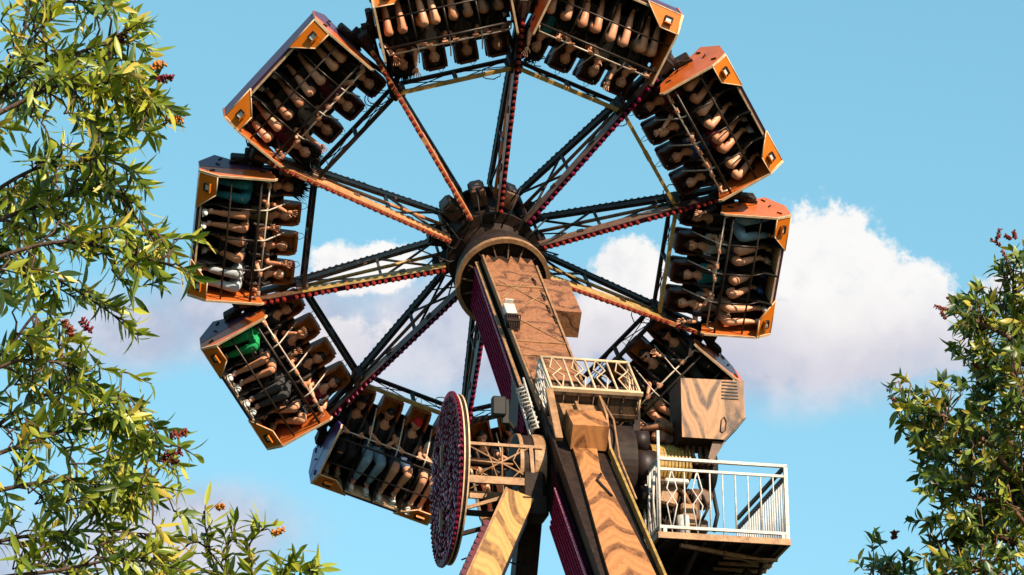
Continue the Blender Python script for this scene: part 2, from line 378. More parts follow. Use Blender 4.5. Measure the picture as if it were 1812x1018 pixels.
def build_wheel():
    root = empty('ride_wheel', MW, 'great spoked wheel of steel trusses edged with rows of red lamps', 'ride wheel')
    front_m = ['steel_orange', 'steel_orange', 'steel_orange', 'steel_brown', 'steel_brown', 'steel_olive', 'steel_orange', 'steel_brown', 'steel_brown', 'steel_olive']
    for k in range(10):
        aj = 36 * (k + .5)
        hf, hb = pol(aj, 0.78, 0.12), pol(aj, 0.78, 1.30)
        nf, nb = pol(aj, NODE_R, 0.42), pol(aj, NODE_R, 0.86)
        ef, eb = pol(aj, GAP_R, 0.50), pol(aj, GAP_R, 0.80)
        mb = MB(); fm = 1
        mb.bar(hf, nf, 0.07, 0.22, mi=1); mb.bar(nf, ef, 0.07, 0.20, mi=0)
        mb.bar(hb, nb, 0.06, 0.14, mi=0); mb.bar(nb, eb, 0.07, 0.16, mi=0)
        # web: posts and diagonals
        for q in (0.02, 0.45, 0.97):
            mb.bar(hf.lerp(nf, q), hb.lerp(nb, q), 0.045, 0.045, up=pol(aj, 1, 0))
        mb.tube([hf.lerp(nf, .02), hb.lerp(nb, .45)], 0.022, 6, 0); mb.tube([hb.lerp(nb, .02), hf.lerp(nf, .45)], 0.022, 6, 0)
        mb.tube([hf.lerp(nf, .45), hb.lerp(nb, .97)], 0.016, 6, 0)
        # middle rod of the truss
        mid = [hf.lerp(hb, .5), nf.lerp(nb, .5)]
        mb.tube(mid, 0.03, 6, 1)
        rw = random.Random(k + 50); wp = []
        for i in range(26): wp.append(hb.lerp(nb, i / 25) + Vector((rw.uniform(-.012, .012), -.09 - .02 * math.sin(i * 1.9) + rw.uniform(-.01, .01), rw.uniform(-.012, .012))))
        mb.tube(wp, .008, 5, 0)
        wp = [hf.lerp(nf, i / 25) + Vector((0, .125 + .02 * math.sin(i * 2.3 + k), rw.uniform(-.01, .01))) for i in range(26)]
        mb.tube(wp, .008, 5, 0)
        for q in (.3, .7): mb.box(hf.lerp(nf, q) + Vector((0, .06, 0)), (.10, .10, .10), Matrix.Rotation(R(aj), 3, 'Y'), 0)
        # joint plates with bolts
        mb.box(pol(aj, NODE_R, 0.64), (0.20, 0.50, 0.20), Matrix.Rotation(R(aj), 3, 'Y'), 0, 0.015)
        sp = mb.build('spoke', ['steel_brown' if k in (0, 9) else 'steel_dark', front_m[k]], root)
        s1 = MB(); strip(s1, hf + Vector((0, -.120, 0)), pol(aj, 3.95, 0.42 + .07 - .120), -1); s1.build('light_strip', ['steel_orange' if k in (0, 1, 5, 6) else 'maroon_dark', 'bulb_red' if k not in (3, 7, 8) else 'bulb_plum'], sp)
        s2 = MB(); strip(s2, hb + Vector((0, .08, 0)), pol(aj, 3.55, 0.84 + .08), 1); s2.build('light_strip', ['steel_dark' if k > 0 and k < 9 else 'steel_brown', 'bulb_red_shaded'], sp)
        # carrier shaft in the gap between two gondolas
        mb = MB()
        mb.tube([pol(aj, 4.02, 0.78, -.42), pol(aj, 4.02, 0.78, .42)], 0.07, 12)
        mb.tube([pol(aj, 4.02, 0.78, -.30), pol(aj, 4.02, 0.78, -.16)], 0.115, 12); mb.tube([pol(aj, 4.02, 0.78, .16), pol(aj, 4.02, 0.78, .30)], 0.115, 12)
        mb.box(pol(aj, 4.1, 0.66), (0.24, 0.44, 0.20), Matrix.Rotation(R(aj), 3, 'Y'), 0, 0.02)
        for sgn in (-1, 1):
            mb.bar(pol(aj, NODE_R + .15, 0.84), pol(aj, 4.0, 0.86, sgn * .30), 0.06, 0.06)
            mb.bar(pol(aj, 3.7, 0.55, sgn * .02), pol(aj, 4.35, 0.75, sgn * .2), 0.05, 0.05)
        mb.build('hinge_carrier', 'steel_dark', root)
    for k in range(10):     # braces between neighbouring spokes
        a0, a1 = 36 * (k + .5), 36 * (k + 1.5)
        mb = MB()
        tan_m = 1
        r = NODE_R
        f0, f1 = pol(a0, r, 0.42), pol(a1, r, 0.42); b0, b1 = pol(a0, r, 0.86), pol(a1, r, 0.86)
        e = 0.03
        mb.bar(f0.lerp(f1, e), f0.lerp(f1, 1 - e), 0.06, 0.06, mi=1); mb.bar(b0.lerp(b1, e), b0.lerp(b1, 1 - e), 0.06, 0.06, mi=0)
        mb.bar(f0.lerp(f1, .5), b0.lerp(b1, .5), 0.045, 0.06, up=(1, 0, 0)); mb.bar(f0.lerp(f1, .06), b0.lerp(b1, .06), 0.04, 0.05, up=(1, 0, 0)); mb.bar(f0.lerp(f1, .94), b0.lerp(b1, .94), 0.04, 0.05, up=(1, 0, 0))
        for p, q, u, w in ((f0, b0, f1, b1),):
            mb.tube([p.lerp(u, .05), q.lerp(w, .5)], 0.009, 5); mb.tube([q.lerp(w, .05), p.lerp(u, .5)], 0.009, 5)
            mb.tube([p.lerp(u, .5), q.lerp(w, .95)], 0.009, 5); mb.tube([q.lerp(w, .5), p.lerp(u, .95)], 0.009, 5)
        mb.build('cross_brace', ['steel_dark', 'steel_olive' if k in (1, 2, 3, 4, 7) else 'steel_dark'], root)
    # loose cable loops at the nodes
    for k in range(10):
        mb = MB(); rr = random.Random(k)
        for q in range(2):
            c = pol(36 * (k + .5) + rr.uniform(-7, 7), NODE_R - .12 + rr.uniform(-.1, .3), 0.4 + .3 * q); R0 = rr.uniform(.10, .2); pts = []
            th0 = rr.uniform(0, 6); ex = rr.uniform(.5, 1)
            for i in range(15):
                th = th0 + i / 14 * rr.uniform(4.2, 5.5); pts.append(c + Vector((math.cos(th) * R0, .05 * math.sin(3 * th), math.sin(th) * R0 * ex)))
            pts = [pol(36 * (k + .5), NODE_R, .5)] + pts
            mb.tube(pts, 0.009, 5)
        mb.build('cable', 'rubber', root)
    # hub
    mb = MB()
    mb.tube([(0, -.05, 0), (0, .12, 0), (0, 1.34, 0), (0, 1.45, 0)], [.50, .60, .60, .50], 30, smooth=False)
    mb.tube([(0, 1.4, 0), (0, 1.62, 0)], .34, 20, smooth=False)
    for y in (.12, 1.30): mb.tube([(0, y - .03, 0), (0, y + .03, 0)], .76, 30, smooth=False)
    mb.build('hub_drum', 'steel_dark', root)
    for k in range(10):
        aj = 36 * k
        mb = MB(); rot = Matrix.Rotation(R(aj), 3, 'Y'); tn = k in (2, 3)
        mb.box(pol(aj, .80, .90), (.30, .44, .24), rot, 0, .02)
        mb.box(pol(aj, .965, .90), (.03, .36, .18), rot, 0, .01)
        for i in range(5): mb.box(pol(aj, .86, .74 + .08 * i), (.16, .02, .26), rot, 1)
        mb.build('drive_box', ['steel_brown' if k in (1, 2, 3, 6) else 'steel_dark', 'steel_dark'], root)
    mb = MB()
    for k in range(20):
        aj = 18 * k + 6; rr = random.Random(k)
        mb.tube([pol(aj, .5, .2), pol(aj + 4, .72, -.05 + rr.uniform(-.1, .1)), pol(aj + 10, 1.0 + rr.uniform(0, .25), .3), pol(aj + 14, .8, .7)], .014, 5)
    mb.build('hose', 'rubber', root)
    return root
build_wheel()

# ------------------------------------------------------------------ gondola (origin: outer face of the floor, Z towards the hub, front is -Y)
GW = 1.07
SEAT_X = [-.765, -.255, .255, .765]
def build_gondola():
    root = empty('gondola', Matrix.Identity(4), 'x', 'ride gondola', 'gondolas round the ride wheel')
    mb = MB()   # floor tray with chamfered outer edges
    mb.prism([(-GW + .03, .20, .012), (-GW + .03, .58, .012), (-GW + .03, .94, .22), (-GW + .03, .90, .25), (-GW + .03, .57, .055), (-GW + .03, .21, .055)], (2 * GW - .06, 0, 0))
    mb.build('floor', 'side_plum', root)
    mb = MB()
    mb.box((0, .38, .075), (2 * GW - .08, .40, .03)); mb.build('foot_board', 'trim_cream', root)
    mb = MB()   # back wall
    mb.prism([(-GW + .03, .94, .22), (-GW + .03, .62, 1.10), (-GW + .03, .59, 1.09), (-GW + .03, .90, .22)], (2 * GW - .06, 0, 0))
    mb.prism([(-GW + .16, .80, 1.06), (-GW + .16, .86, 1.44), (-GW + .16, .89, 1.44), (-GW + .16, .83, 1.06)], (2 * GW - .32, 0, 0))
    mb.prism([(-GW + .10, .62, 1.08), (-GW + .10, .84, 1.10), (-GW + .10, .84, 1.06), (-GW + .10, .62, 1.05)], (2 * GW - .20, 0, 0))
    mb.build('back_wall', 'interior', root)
    for s in (-1, 1):
        mb = MB()
        prof = [(.19, 0), (0, .28), (0, 1.17), (.04, 1.21), (.40, 1.13), (.96, .27), (.60, 0)]
        mb.prism([(s * (GW - .028), y, z) for y, z in prof], (s * .028, 0, 0))
        side = mb.build('side_wall', 'side_red', root)
        # plum rear half, 3 mm proud
        mb = MB()
        if s < 0: mb.prism([(s * (GW + .0005), y, z) for y, z in [(.37, .012), (.37, 1.13), (.40, 1.12), (.945, .27), (.595, .012)]], (s * .004, 0, 0))
        if s < 0: mb.build('rear_panel', 'side_plum', side)
        mb = MB()
        for p, q in [((.19, 0), (0, .28)), ((0, .28), (0, 1.17)), ((0, 1.17), (.06, 1.22))]:
            mb.bar((s * (GW - .012), p[0] - .008, p[1]), (s * (GW - .012), q[0] - .008, q[1]), .018, .034, up=(1, 0, 0))
        mb.build('edge_trim', 'trim_cream', side)
        mb = MB()   # bolts and stiffeners
        for y, z in [(.5, .3), (.62, .5), (.5, .8), (.3, 1.0), (.2, .2), (.75, .35)]:
            mb = MB(); mb.box((s * (GW + .012), y, z), (.02, .09, .018), Matrix.Rotation(y * 5, 3, 'X')); mb.build('fastener', 'steel_dark', side)
        # hinge bracket on the outside
        mb = MB()
        mb.box((s * (GW + .06), .70, .66), (.11, .24, .30), None, 0, .02); mb.box((s * (GW + .09), .62, .86), (.09, .10, .34), None, 0, .02)
        mb.tube([(s * (GW + .02), .75, .80), (s * (GW + .22), .75, .80)], .075, 10)
        mb.tube([(s * (GW + .05), .55, .5), (s * (GW + .16), .4, .66), (s * (GW + .12), .62, .9), (s * (GW + .2), .8, 1.0)], .012, 5)
        mb.build('hinge_bracket', 'steel_dark', root)
        # chamfered corner panel with its marker lamp
        def cp(dx, z, out=0.0):     # on the slanted plane from (y .135, z 0) to (y 0, z .28)
            f = min(z / .28, 1.0); y = .19 * (1 - f); return Vector((s * (GW - .03 - dx), y - .01 - out, z - .0 - out * .45))
        poly = [cp(0, .004), cp(0, .28), cp(.30, .28), cp(.60, .004)]
        mb = MB(); mb.prism(poly, (0, .02, .01)); pan = mb.build('corner_panel', 'panel_orange', root)
        mb = MB()
        for i in range(4):
            a, b = poly[i], poly[(i + 1) % 4]; mb.tube([a, b], .0105, 5)
        mb.build('edge_trim', 'trim_cream', pan)
        c = cp(.20, .15); sl = Vector((0, -.19, .28)).normalized(); nr = Vector((0, -.28, -.19)).normalized()
        rot = basis(Vector((1, 0, 0)), sl, -nr, (0, 0, 0)).to_3x3()
        mb = MB()
        for dx, dz, w, h in ((-.06, 0, .018, .115), (.06, 0, .018, .115), (0, .05, .102, .018), (0, -.05, .102, .018)):
            mb.box(c + nr * .022 + Vector((dx, 0, 0)) + sl * dz, (w, h, .045), rot)
        lf = mb.build('lamp_frame', 'steel_dark', pan)
        mb = MB(); mb.box(c + nr * .012, (.098, .078, .022), rot); mb.build('lamp_glass', 'lamp_glass', lf)
        mb = MB(); mb.box(c + nr * .05 + sl * .066, (.15, .012, .05), rot); mb.build('lamp_hood', 'panel_orange', lf)
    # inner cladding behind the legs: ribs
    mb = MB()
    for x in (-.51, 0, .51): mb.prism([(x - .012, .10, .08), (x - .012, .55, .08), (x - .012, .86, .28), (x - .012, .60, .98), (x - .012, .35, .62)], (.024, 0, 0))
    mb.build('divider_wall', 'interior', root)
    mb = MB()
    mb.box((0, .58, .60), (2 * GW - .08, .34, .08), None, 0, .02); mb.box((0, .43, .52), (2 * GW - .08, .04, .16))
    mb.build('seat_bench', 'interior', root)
    for x in SEAT_X:
        mb = MB()
        mb.prism([(x - .22, .70, .62), (x - .22, .80, .62), (x - .22, .86, 1.36), (x - .22, .78, 1.36)], (.44, 0, 0))
        mb.box((x, .56, .66), (.42, .30, .06), None, 0, .02)
        se = mb.build('seat', 'seat_shell', root)
        mb = MB()
        for q in (-1, 1): mb.prism([(x + q * .155, .62, 1.30), (x + q * .155, .84, 1.30), (x + q * .145, .84, 1.65), (x + q * .145, .70, 1.71), (x + q * .15, .62, 1.60)], (q * .035, 0, 0))
        mb.prism([(x - .18, .82, 1.28), (x - .18, .90, 1.28), (x - .155, .90, 1.69), (x - .155, .84, 1.73)], (.36, 0, 0))
        mb.prism([(x - .16, .84, 1.69), (x - .13, .84, 1.74), (x + .13, .84, 1.74), (x + .16, .84, 1.69)], (0, -.16, -.015))
        hr = mb.build('headrest', 'seat_brown', se)
        mb = MB(); mb.prism([(x - .13, .808, 1.34), (x + .13, .808, 1.34), (x + .125, .812, 1.64), (x + .09, .812, 1.69), (x - .09, .812, 1.69), (x - .125, .812, 1.64)], (0, .02, 0))
        mb.build('head_pad', 'seat_orange', hr)
        mb = MB()
        for q in (-1, 1):
            mb.tube([(x + q * .135, .78, 1.36), (x + q * .145, .60, 1.36), (x + q * .13, .44, 1.22), (x + q * .12, .40, 1.0), (x + q * .07, .38, .92)], [.03, .034, .036, .034, .02], 6)
        mb.build('harness', 'seat_shell', se)
    # bars
    mb = MB(); mb.tube([(-GW + .04, .06, .52), (GW - .04, .06, .52)], .016, 7)
    for x in (-.51, 0, .51): mb.tube([(x, .06, .52), (x, .20, .30), (x, .34, .10)], .013, 6)
    mb.build('shin_bar', 'bar_dark', root)
    mb = MB(); mb.tube([(-GW + .03, .045, .99), (GW - .03, .045, .99)], .021, 8)
    for x in (-.51, 0, .51): mb.tube([(x, .05, .99), (x, .06, .52)], .016, 6)
    mb.build('safety_rail', 'bar_dark', root)
    mb = MB(); mb.tube([(-GW + .1, .10, 1.12), (GW - .1, .10, 1.12)], .0135, 8)
    for sg in (-1, 1): mb.tube([(sg * (GW - .1), .10, 1.12), (sg * (GW - .07), .12, 1.02), (sg * (GW - .04), .2, .95)], .0135, 6)
    mb.build('grab_bar', 'bar_bright', root)
    for x in (-.51, 0, .51):
        mb = MB(); mb.tube([(x, .055, 1.0), (x, .10, 1.14), (x + .005, .56, 1.50)], .012, 6); mb.build('divider_bar', 'bar_bright', root)
    for x in (-.36, .16, .66):
        mb = MB(); rr = random.Random(int(x * 100)); L = rr.uniform(.12, .2)
        mb.tube([(x, .84, 1.35), (x - .03, .92, 1.55), (x - .02, .9, 1.66 + L), (x + .03, .88, 1.70 + L), (x + .07, .86, 1.62 + L), (x + .05, .84, 1.5), (x + .06, .8, 1.4)], .0055, 5)
        mb.build('cable_loop', 'rubber', root)
    return root

def gmat(k):
    a = R(36 * k); er = Vector((-math.cos(a), 0, math.sin(a))); et = Vector((math.sin(a), 0, math.cos(a)))
    RO = 4.83
    return MW @ basis(-et, Vector((0, 1, 0)), -er, er * RO)
GLAB = ['leftmost gondola, tipped on its side with its dark roof end up, beside the tree', 'orange cornered gondola at the upper left of the wheel with both window lamps showing',
        'upside down gondola cut by the top of the photo, left of the upright spoke', 'upside down gondola at the top right with one orange corner against the sky',
        'gondola at the upper right with an orange end wall and slanting to the right', 'rightmost gondola hanging in front of the big white cloud with two orange corners',
        'gondola at the lower right partly hidden behind the wood grained box', 'lowest gondola hidden behind the boom and the wire truss beside the maroon disc',
        'gondola at the lower left of the wheel just left of the maroon disc', 'brown cornered gondola at the left below the leftmost one, with a rider in green shorts']
proto = build_gondola()
IDX = child_index(proto)
for k in range(10):
    g_ = proto if k == 0 else copy_tree(proto, IDX)
    g_.matrix_world = gmat(k); g_['label'] = GLAB[k]
def walk(o):
    for ch in o.children:
        yield ch; yield from walk(ch)
def recolour(o, m):
    o.material_slots[0].link = 'OBJECT'; o.material_slots[0].material = MATS[m]
GOND = [o for o in bpy.data.objects if o.get('category') == 'ride gondola']
for g_ in GOND:
    k = GLAB.index(g_['label'])
    for o in walk(g_):
        nm = o.name.split('.')[0]
        if nm == 'head_pad' and k in (1, 2, 3, 4, 5): recolour(o, 'seat_brown')  # orange pads out of the sun: shade painted in as dark brown
        if nm == 'headrest' and k in (0, 7, 8, 9): recolour(o, 'seat_brown_lit')  # sunlit headrests, the light painted in as a brighter colour
        if nm == 'side_wall' and k in (8,) and min(v.co.x for v in o.data.vertices) < 0: recolour(o, 'side_plum_skylit')
        if nm == 'rear_panel' and k in (6, 8): recolour(o, 'side_plum_skylit')

# ------------------------------------------------------------------ people
def skin_mesh(chains, sub=1):
    """chains: list of (list of points, list of radii), the first vertex of the first is the root; shared points are merged"""
    vs = []; rs = []; es = []; key = {}
    for pts, rr in chains:
        prev = None
        for p, r in zip(pts, rr):
            k = tuple(round(c, 4) for c in p)
            if k not in key: key[k] = len(vs); vs.append(p); rs.append(r)
            i = key[k]
            if prev is not None and prev != i: es.append((prev, i))
            prev = i
    me = bpy.data.meshes.new('tmp'); me.from_pydata(vs, es, []); ob = bpy.data.objects.new('tmp', me); col.objects.link(ob)
    md = ob.modifiers.new('s', 'SKIN'); md.use_smooth_shade = True; md.branch_smoothing = .4
    lay = me.skin_vertices[0].data
    for i, r in enumerate(rs):
        lay[i].radius = r if isinstance(r, tuple) else (r, r)
        lay[i].use_root = (i == 0)
    sb = ob.modifiers.new('u', 'SUBSURF'); sb.levels = sub; sb.render_levels = sub
    dg = bpy.context.evaluated_depsgraph_get(); dg.update()
    ev = ob.evaluated_get(dg); m2 = bpy.data.meshes.new_from_object(ev)
    out = ([v.co.copy() for v in m2.vertices], [tuple(p.vertices) for p in m2.polygons])
    bpy.data.objects.remove(ob); bpy.data.meshes.remove(me); bpy.data.meshes.remove(m2)
    return out

HEAD = Vector((0, .60, 1.47))
def head(mb, tilt):
    T = Matrix.Translation(HEAD) @ tilt.to_4x4()
    def q(p): return T @ Vector(p)
    tmp = MB()
    def hf(v, p):
        z = v.z / .118
        if z < 0: v.x *= 1 + .28 * z; v.y = v.y * (1 + .12 * z) - .012 * (-z)
        if v.y < 0 and -.3 < z < .35: v.y *= .96
        return v
    tmp.ball((0, 0, 0), (.083, .097, .118), 20, 14, 0, hf)
    tmp.add([(0, -.084, .018), (-.015, -.084, -.03), (.015, -.084, -.03), (0, -.115, -.026), (0, -.085, -.036)], [(0, 1, 3), (0, 3, 2), (1, 4, 3), (3, 4, 2)], 0, True)
    for s in (-1, 1):
        tmp.ball((s * .078, .005, -.005), (.010, .020, .032), 8, 6, 0)
        tmp.ball((s * .030, -.078, .012), (.0155, .012, .009), 8, 6, 1)
        tmp.ball((s * .030, -.087, .012), (.007, .006, .007), 6, 5, 2)
        tmp.box((s * .031, -.088, .033), (.036, .010, .007), Matrix.Rotation(s * -.12, 3, 'Y'), 2)
    tmp.ball((0, -.082, -.056), (.024, .010, .0085), 10, 6, 3)
    for f, mi, sm in zip(tmp.f, tmp.mi, tmp.sm): pass
    mb.add([q(v) for v in tmp.v], tmp.f, 0, True)
    n = len(tmp.f)
    mb.mi[-n:] = tmp.mi
    return T

def hand(mb, w, mode, s):
    """w: wrist; grip: fingers close over the bar in front and below; open: fingers spread upward"""
    w = Vector(w)
    if mode == 'grip':
        pc = w + Vector((0, -.045, .010))
        mb.ball(pc, (.042, .050, .022), 8, 6)
        for i, L in enumerate((.92, 1.0, .96, .8)):
            x = (i - 1.5) * .021
            b = pc + Vector((x, -.030, .012))
            mb.tube([b, b + Vector((0, -.034 * L, .008)), b + Vector((0, -.048 * L, -.018)), b + Vector((0, -.034 * L, -.044)), b + Vector((0, -.012, -.048))], [.0105, .0102, .0095, .009, .006], 6)
        t = pc + Vector((-s * .036, -.01, -.004))
        mb.tube([t, t + Vector((-s * .018, -.022, -.018)), t + Vector((-s * .008, -.042, -.034))], [.012, .011, .008], 6)
    else:
        pc = w + Vector((0, -.01, .048))
        mb.ball(pc, (.040, .017, .050), 8, 6)
        for i, L in enumerate((.9, 1.0, .95, .75)):
            x = (i - 1.5) * .021; sp = (i - 1.5) * .012
            b = pc + Vector((x, 0, .036))
            mb.tube([b, b + Vector((sp * .5, -.004, .035 * L)), b + Vector((sp, -.014, .062 * L)), b + Vector((sp * 1.2, -.028, .082 * L))], [.0105, .010, .009, .006], 6)
        t = pc + Vector((-s * .034, -.006, -.012))
        mb.tube([t, t + Vector((-s * .026, -.010, .020)), t + Vector((-s * .036, -.018, .045))], [.012, .0105, .008], 6)

def pose(name):
    """joints of one seated pose; +x is the rider's left"""
    P = dict(hip=(0, .62, .80), belly=(0, .63, .92), chest=(0, .64, 1.08), upper=(0, .64, 1.19), neck=(0, .62, 1.30))
    tuck = name.endswith('_t'); name = name.replace('_t', '')
    arms = {}
    G_ = lambda s: [(s * .165, .63, 1.22), (s * .235, .46, 1.06), (s * .17, .205, 1.11)]
    O_ = lambda s: [(s * .165, .63, 1.22), (s * .25, .42, 1.12), (s * .10, .205, 1.11)]
    U_ = lambda s: [(s * .165, .63, 1.22), (s * .25, .42, 1.24), (s * .20, .26, 1.45)]
    W_ = lambda s: [(s * .165, .63, 1.22), (s * .24, .44, 1.04), (s * .10, .27, 1.20)]
    sel = dict(grip=(G_, G_, 'grip', 'grip'), close=(O_, G_, 'grip', 'grip'), wave=(U_, G_, 'open', 'grip'), lift=(W_, U_, 'open', 'open'), lean=(O_, O_, 'grip', 'grip'))[name]
    for s, fn, md in ((1, sel[0], sel[2]), (-1, sel[1], sel[3])): arms[s] = (fn(s), md)
    spread = dict(grip=.125, close=.095, wave=.15, lift=.12, lean=.135)[name]
    legs = {}
    for s in (1, -1):
        kz = .76 if name != 'lift' else .80
        sw = dict(grip=.10, close=.0, wave=.14, lift=.02, lean=.12)[name] + (.05 if s > 0 else 0) + (.24 if tuck else 0)
        legs[s] = [(s * .09, .56, .77), (s * spread, .15, kz), (s * (spread - .01), .20 + sw * .6, .50), (s * spread, .24 + sw, .22 + (.10 if tuck else 0)), (s * (spread + .02), .13 + sw, .145 + (.06 if tuck else 0))]
    return P, arms, legs, name

def person_meshes(name):
    P, arms, legs, nm = pose(name)
    V = lambda p: Vector(p)
    out = {}
    mb = MB()
    chains = [([P['hip'], P['belly'], P['chest'], P['upper'], P['neck'], (0, .605, 1.40)], [.125, .115, .125, .11, .064, .060])]
    for s in (1, -1):
        sh, el, wr = arms[s][0]
        mid = tuple((a + b) / 2 for a, b in zip(el, wr))
        chains.append(([P['upper'], sh, el, mid, wr], [.11, .058, .042, .040, .026]))
        hp, kn, cf, an, to = legs[s]
        th = tuple((a + b) / 2 for a, b in zip(hp, kn))
        chains.append(([P['hip'], hp, th, kn, cf, an, to], [.125, .108, .102, .078, .060, .038, .034]))
    v, f = skin_mesh(chains); mb.add(v, f, 0, True)
    name = nm
    tilt = dict(grip=Euler((0, 0, 0)), close=Euler((.10, 0, .35)), wave=Euler((-.12, .1, -.2)), lift=Euler((-.2, 0, .1)), lean=Euler((.38, .05, -.25)))[name].to_matrix()
    T = head(mb, tilt)
    for s in (1, -1): hand(mb, arms[s][0][2], arms[s][1], s)
    out['body'] = mb.mesh('person')
    def cloth(chains, r=.0):
        m = MB(); v, f = skin_mesh(chains); m.add(v, f, 0, True); return m
    for sl in ('short', 'long'):
        ch = [([P['hip'], P['belly'], P['chest'], P['upper'], (0, .625, 1.265)], [.142, .134, .144, .128, .066])]
        for s in (1, -1):
            sh, el, wr = arms[s][0]
            if sl == 'short': e = tuple(a * .42 + b * .58 for a, b in zip(sh, el)); ch.append(([P['upper'], sh, e], [.128, .074, .066]))
            else:
                e = tuple(a * .12 + b * .88 for a, b in zip(el, wr)); ch.append(([P['upper'], sh, el, e], [.128, .074, .056, .040]))
        out['shirt_' + sl] = cloth(ch).mesh('shirt')
    for ln in ('shorts', 'trousers'):
        ch = []
        for s in (1, -1):
            hp, kn, cf, an, to = legs[s]; th = tuple((a + b) / 2 for a, b in zip(hp, kn))
            if ln == 'shorts': e = tuple(a * .22 + b * .78 for a, b in zip(hp, kn)); ch.append(([P['hip'], hp, th, e], [.138, .118, .118, .108]))
            else: a2 = tuple(a * .15 + b * .85 for a, b in zip(cf, an)); ch.append(([P['hip'], hp, th, kn, cf, a2], [.138, .118, .112, .092, .074, .056]))
        out[ln] = cloth(ch).mesh(ln)
    for s in (1, -1):
        m = MB()
        an = V(legs[s][3]); to = V(legs[s][4])
        m.tube([an + V((0, .01, .05)), an + V((0, .0, -.01))], [.046, .050], 10)
        m.ball((an + to) / 2 + V((0, -.015, -.03)), (.052, .135, .048), 12, 7, 0, lambda v, p: Vector((v.x * (1 - .15 * (v.y > .05)), v.y, max(v.z, -.030))))
        m.box((an + to) / 2 + V((0, -.015, -.068)), (.090, .255, .018), None, 1, .008)
        out['shoe%d' % s] = m.mesh('shoe')
    # hair
    def cap(m, lift=1.10, low=-.2):
        def hf(v, p):
            return v
        seg, rings = 20, 12; vs = []; ok = []
        for i in range(rings + 1):
            ph = math.pi * i / rings
            for j in range(seg):
                th = 2 * math.pi * j / seg; p = Vector((math.sin(ph) * math.cos(th), math.sin(ph) * math.sin(th), math.cos(ph)))
                k = lift + .035 * noise.noise(p * 6)
                keep = (p.z > .38) if p.y < -.55 else (p.z > .38 + (-.9) * (p.y + .55)) if p.y < .3 else (p.z > -.5)
                keep = keep or (p.y > .25 and p.z > -.62)
                vs.append(T @ Vector((p.x * .078 * k, p.y * .096 * k + .004, p.z * .120 * k))); ok.append(keep)
        fs = []
        for i in range(rings):
            for j in range(seg):
                f = (i * seg + j, (i + 1) * seg + j, (i + 1) * seg + (j + 1) % seg, i * seg + (j + 1) % seg)
                if all(ok[x] for x in f): fs.append(f); 
        m.add(vs, fs, 0, True)
        inner = [T @ ((T.inverted() @ v) * .93) for v in vs]
        m.add(inner, [f[::-1] for f in fs], 0, True)
    m = MB(); cap(m); out['hair_short'] = m.mesh('hair')
    rr = random.Random(5)
    m = MB(); cap(m, 1.13)
    for i in range(46):
        th = rr.uniform(.0, math.pi); x = math.cos(th) * .078; y = math.sin(th) * .07 + .02
        p0 = T @ V((x, y, rr.uniform(0, .07)))
        L = rr.uniform(.18, .34)
        m.tube([p0, p0 + V((x * .3, .02, -L * .4)), p0 + V((x * .5 + rr.uniform(-.02, .02), -.01, -L))], [.016, .014, .004], 5)
    out['hair_long'] = m.mesh('hair')
    m = MB(); cap(m, 1.2)
    for i in range(150):
        th = rr.uniform(-.6, math.pi + .6); ph = rr.uniform(0, 1.35)
        d = V((math.cos(th) * math.sin(ph), math.sin(th) * math.sin(ph) * .8 + .1, math.cos(ph))).normalized()
        p0 = T @ V((d.x * .07, d.y * .08, d.z * .11)); L = rr.uniform(.09, .30); sw = V((.22, .1, .45)) * L
        m.tube([p0, p0 + d * L * .45 + V((rr.uniform(-.02, .02),) * 3), p0 + d * L * .7 + sw * .6 + V((rr.uniform(-.03, .03), rr.uniform(-.03, .03), 0))], [.016, .011, .002], 4)
    out['hair_wild'] = m.mesh('hair')
    m = MB()
    def cf(v, p): return v
    m.ball(T @ V((0, .0, .05)), (.088, .104, .085), 16, 8, 0, lambda v, p: Vector((v.x, v.y, max(v.z, -.02))))
    m.ball(T @ V((0, -.11, .045)), (.062, .07, .010), 12, 5)
    out['cap'] = m.mesh('cap')
    m = MB()
    for s in (-1, 1): m.ball(T @ V((s * .032, -.094, .012)), (.028, .010, .020), 10, 6)
    m.tube([T @ V((-.03, -.098, .018)), T @ V((.03, -.098, .018))], .004, 5)
    for s in (-1, 1): m.tube([T @ V((s * .058, -.088, .015)), T @ V((s * .08, .0, .01))], .004, 5)
    out['sunglasses'] = m.mesh('sunglasses')
    return out
POSES = {n: person_meshes(n) for b_ in ('grip', 'close', 'wave', 'lift', 'lean') for n in (b_, b_ + '_t')}

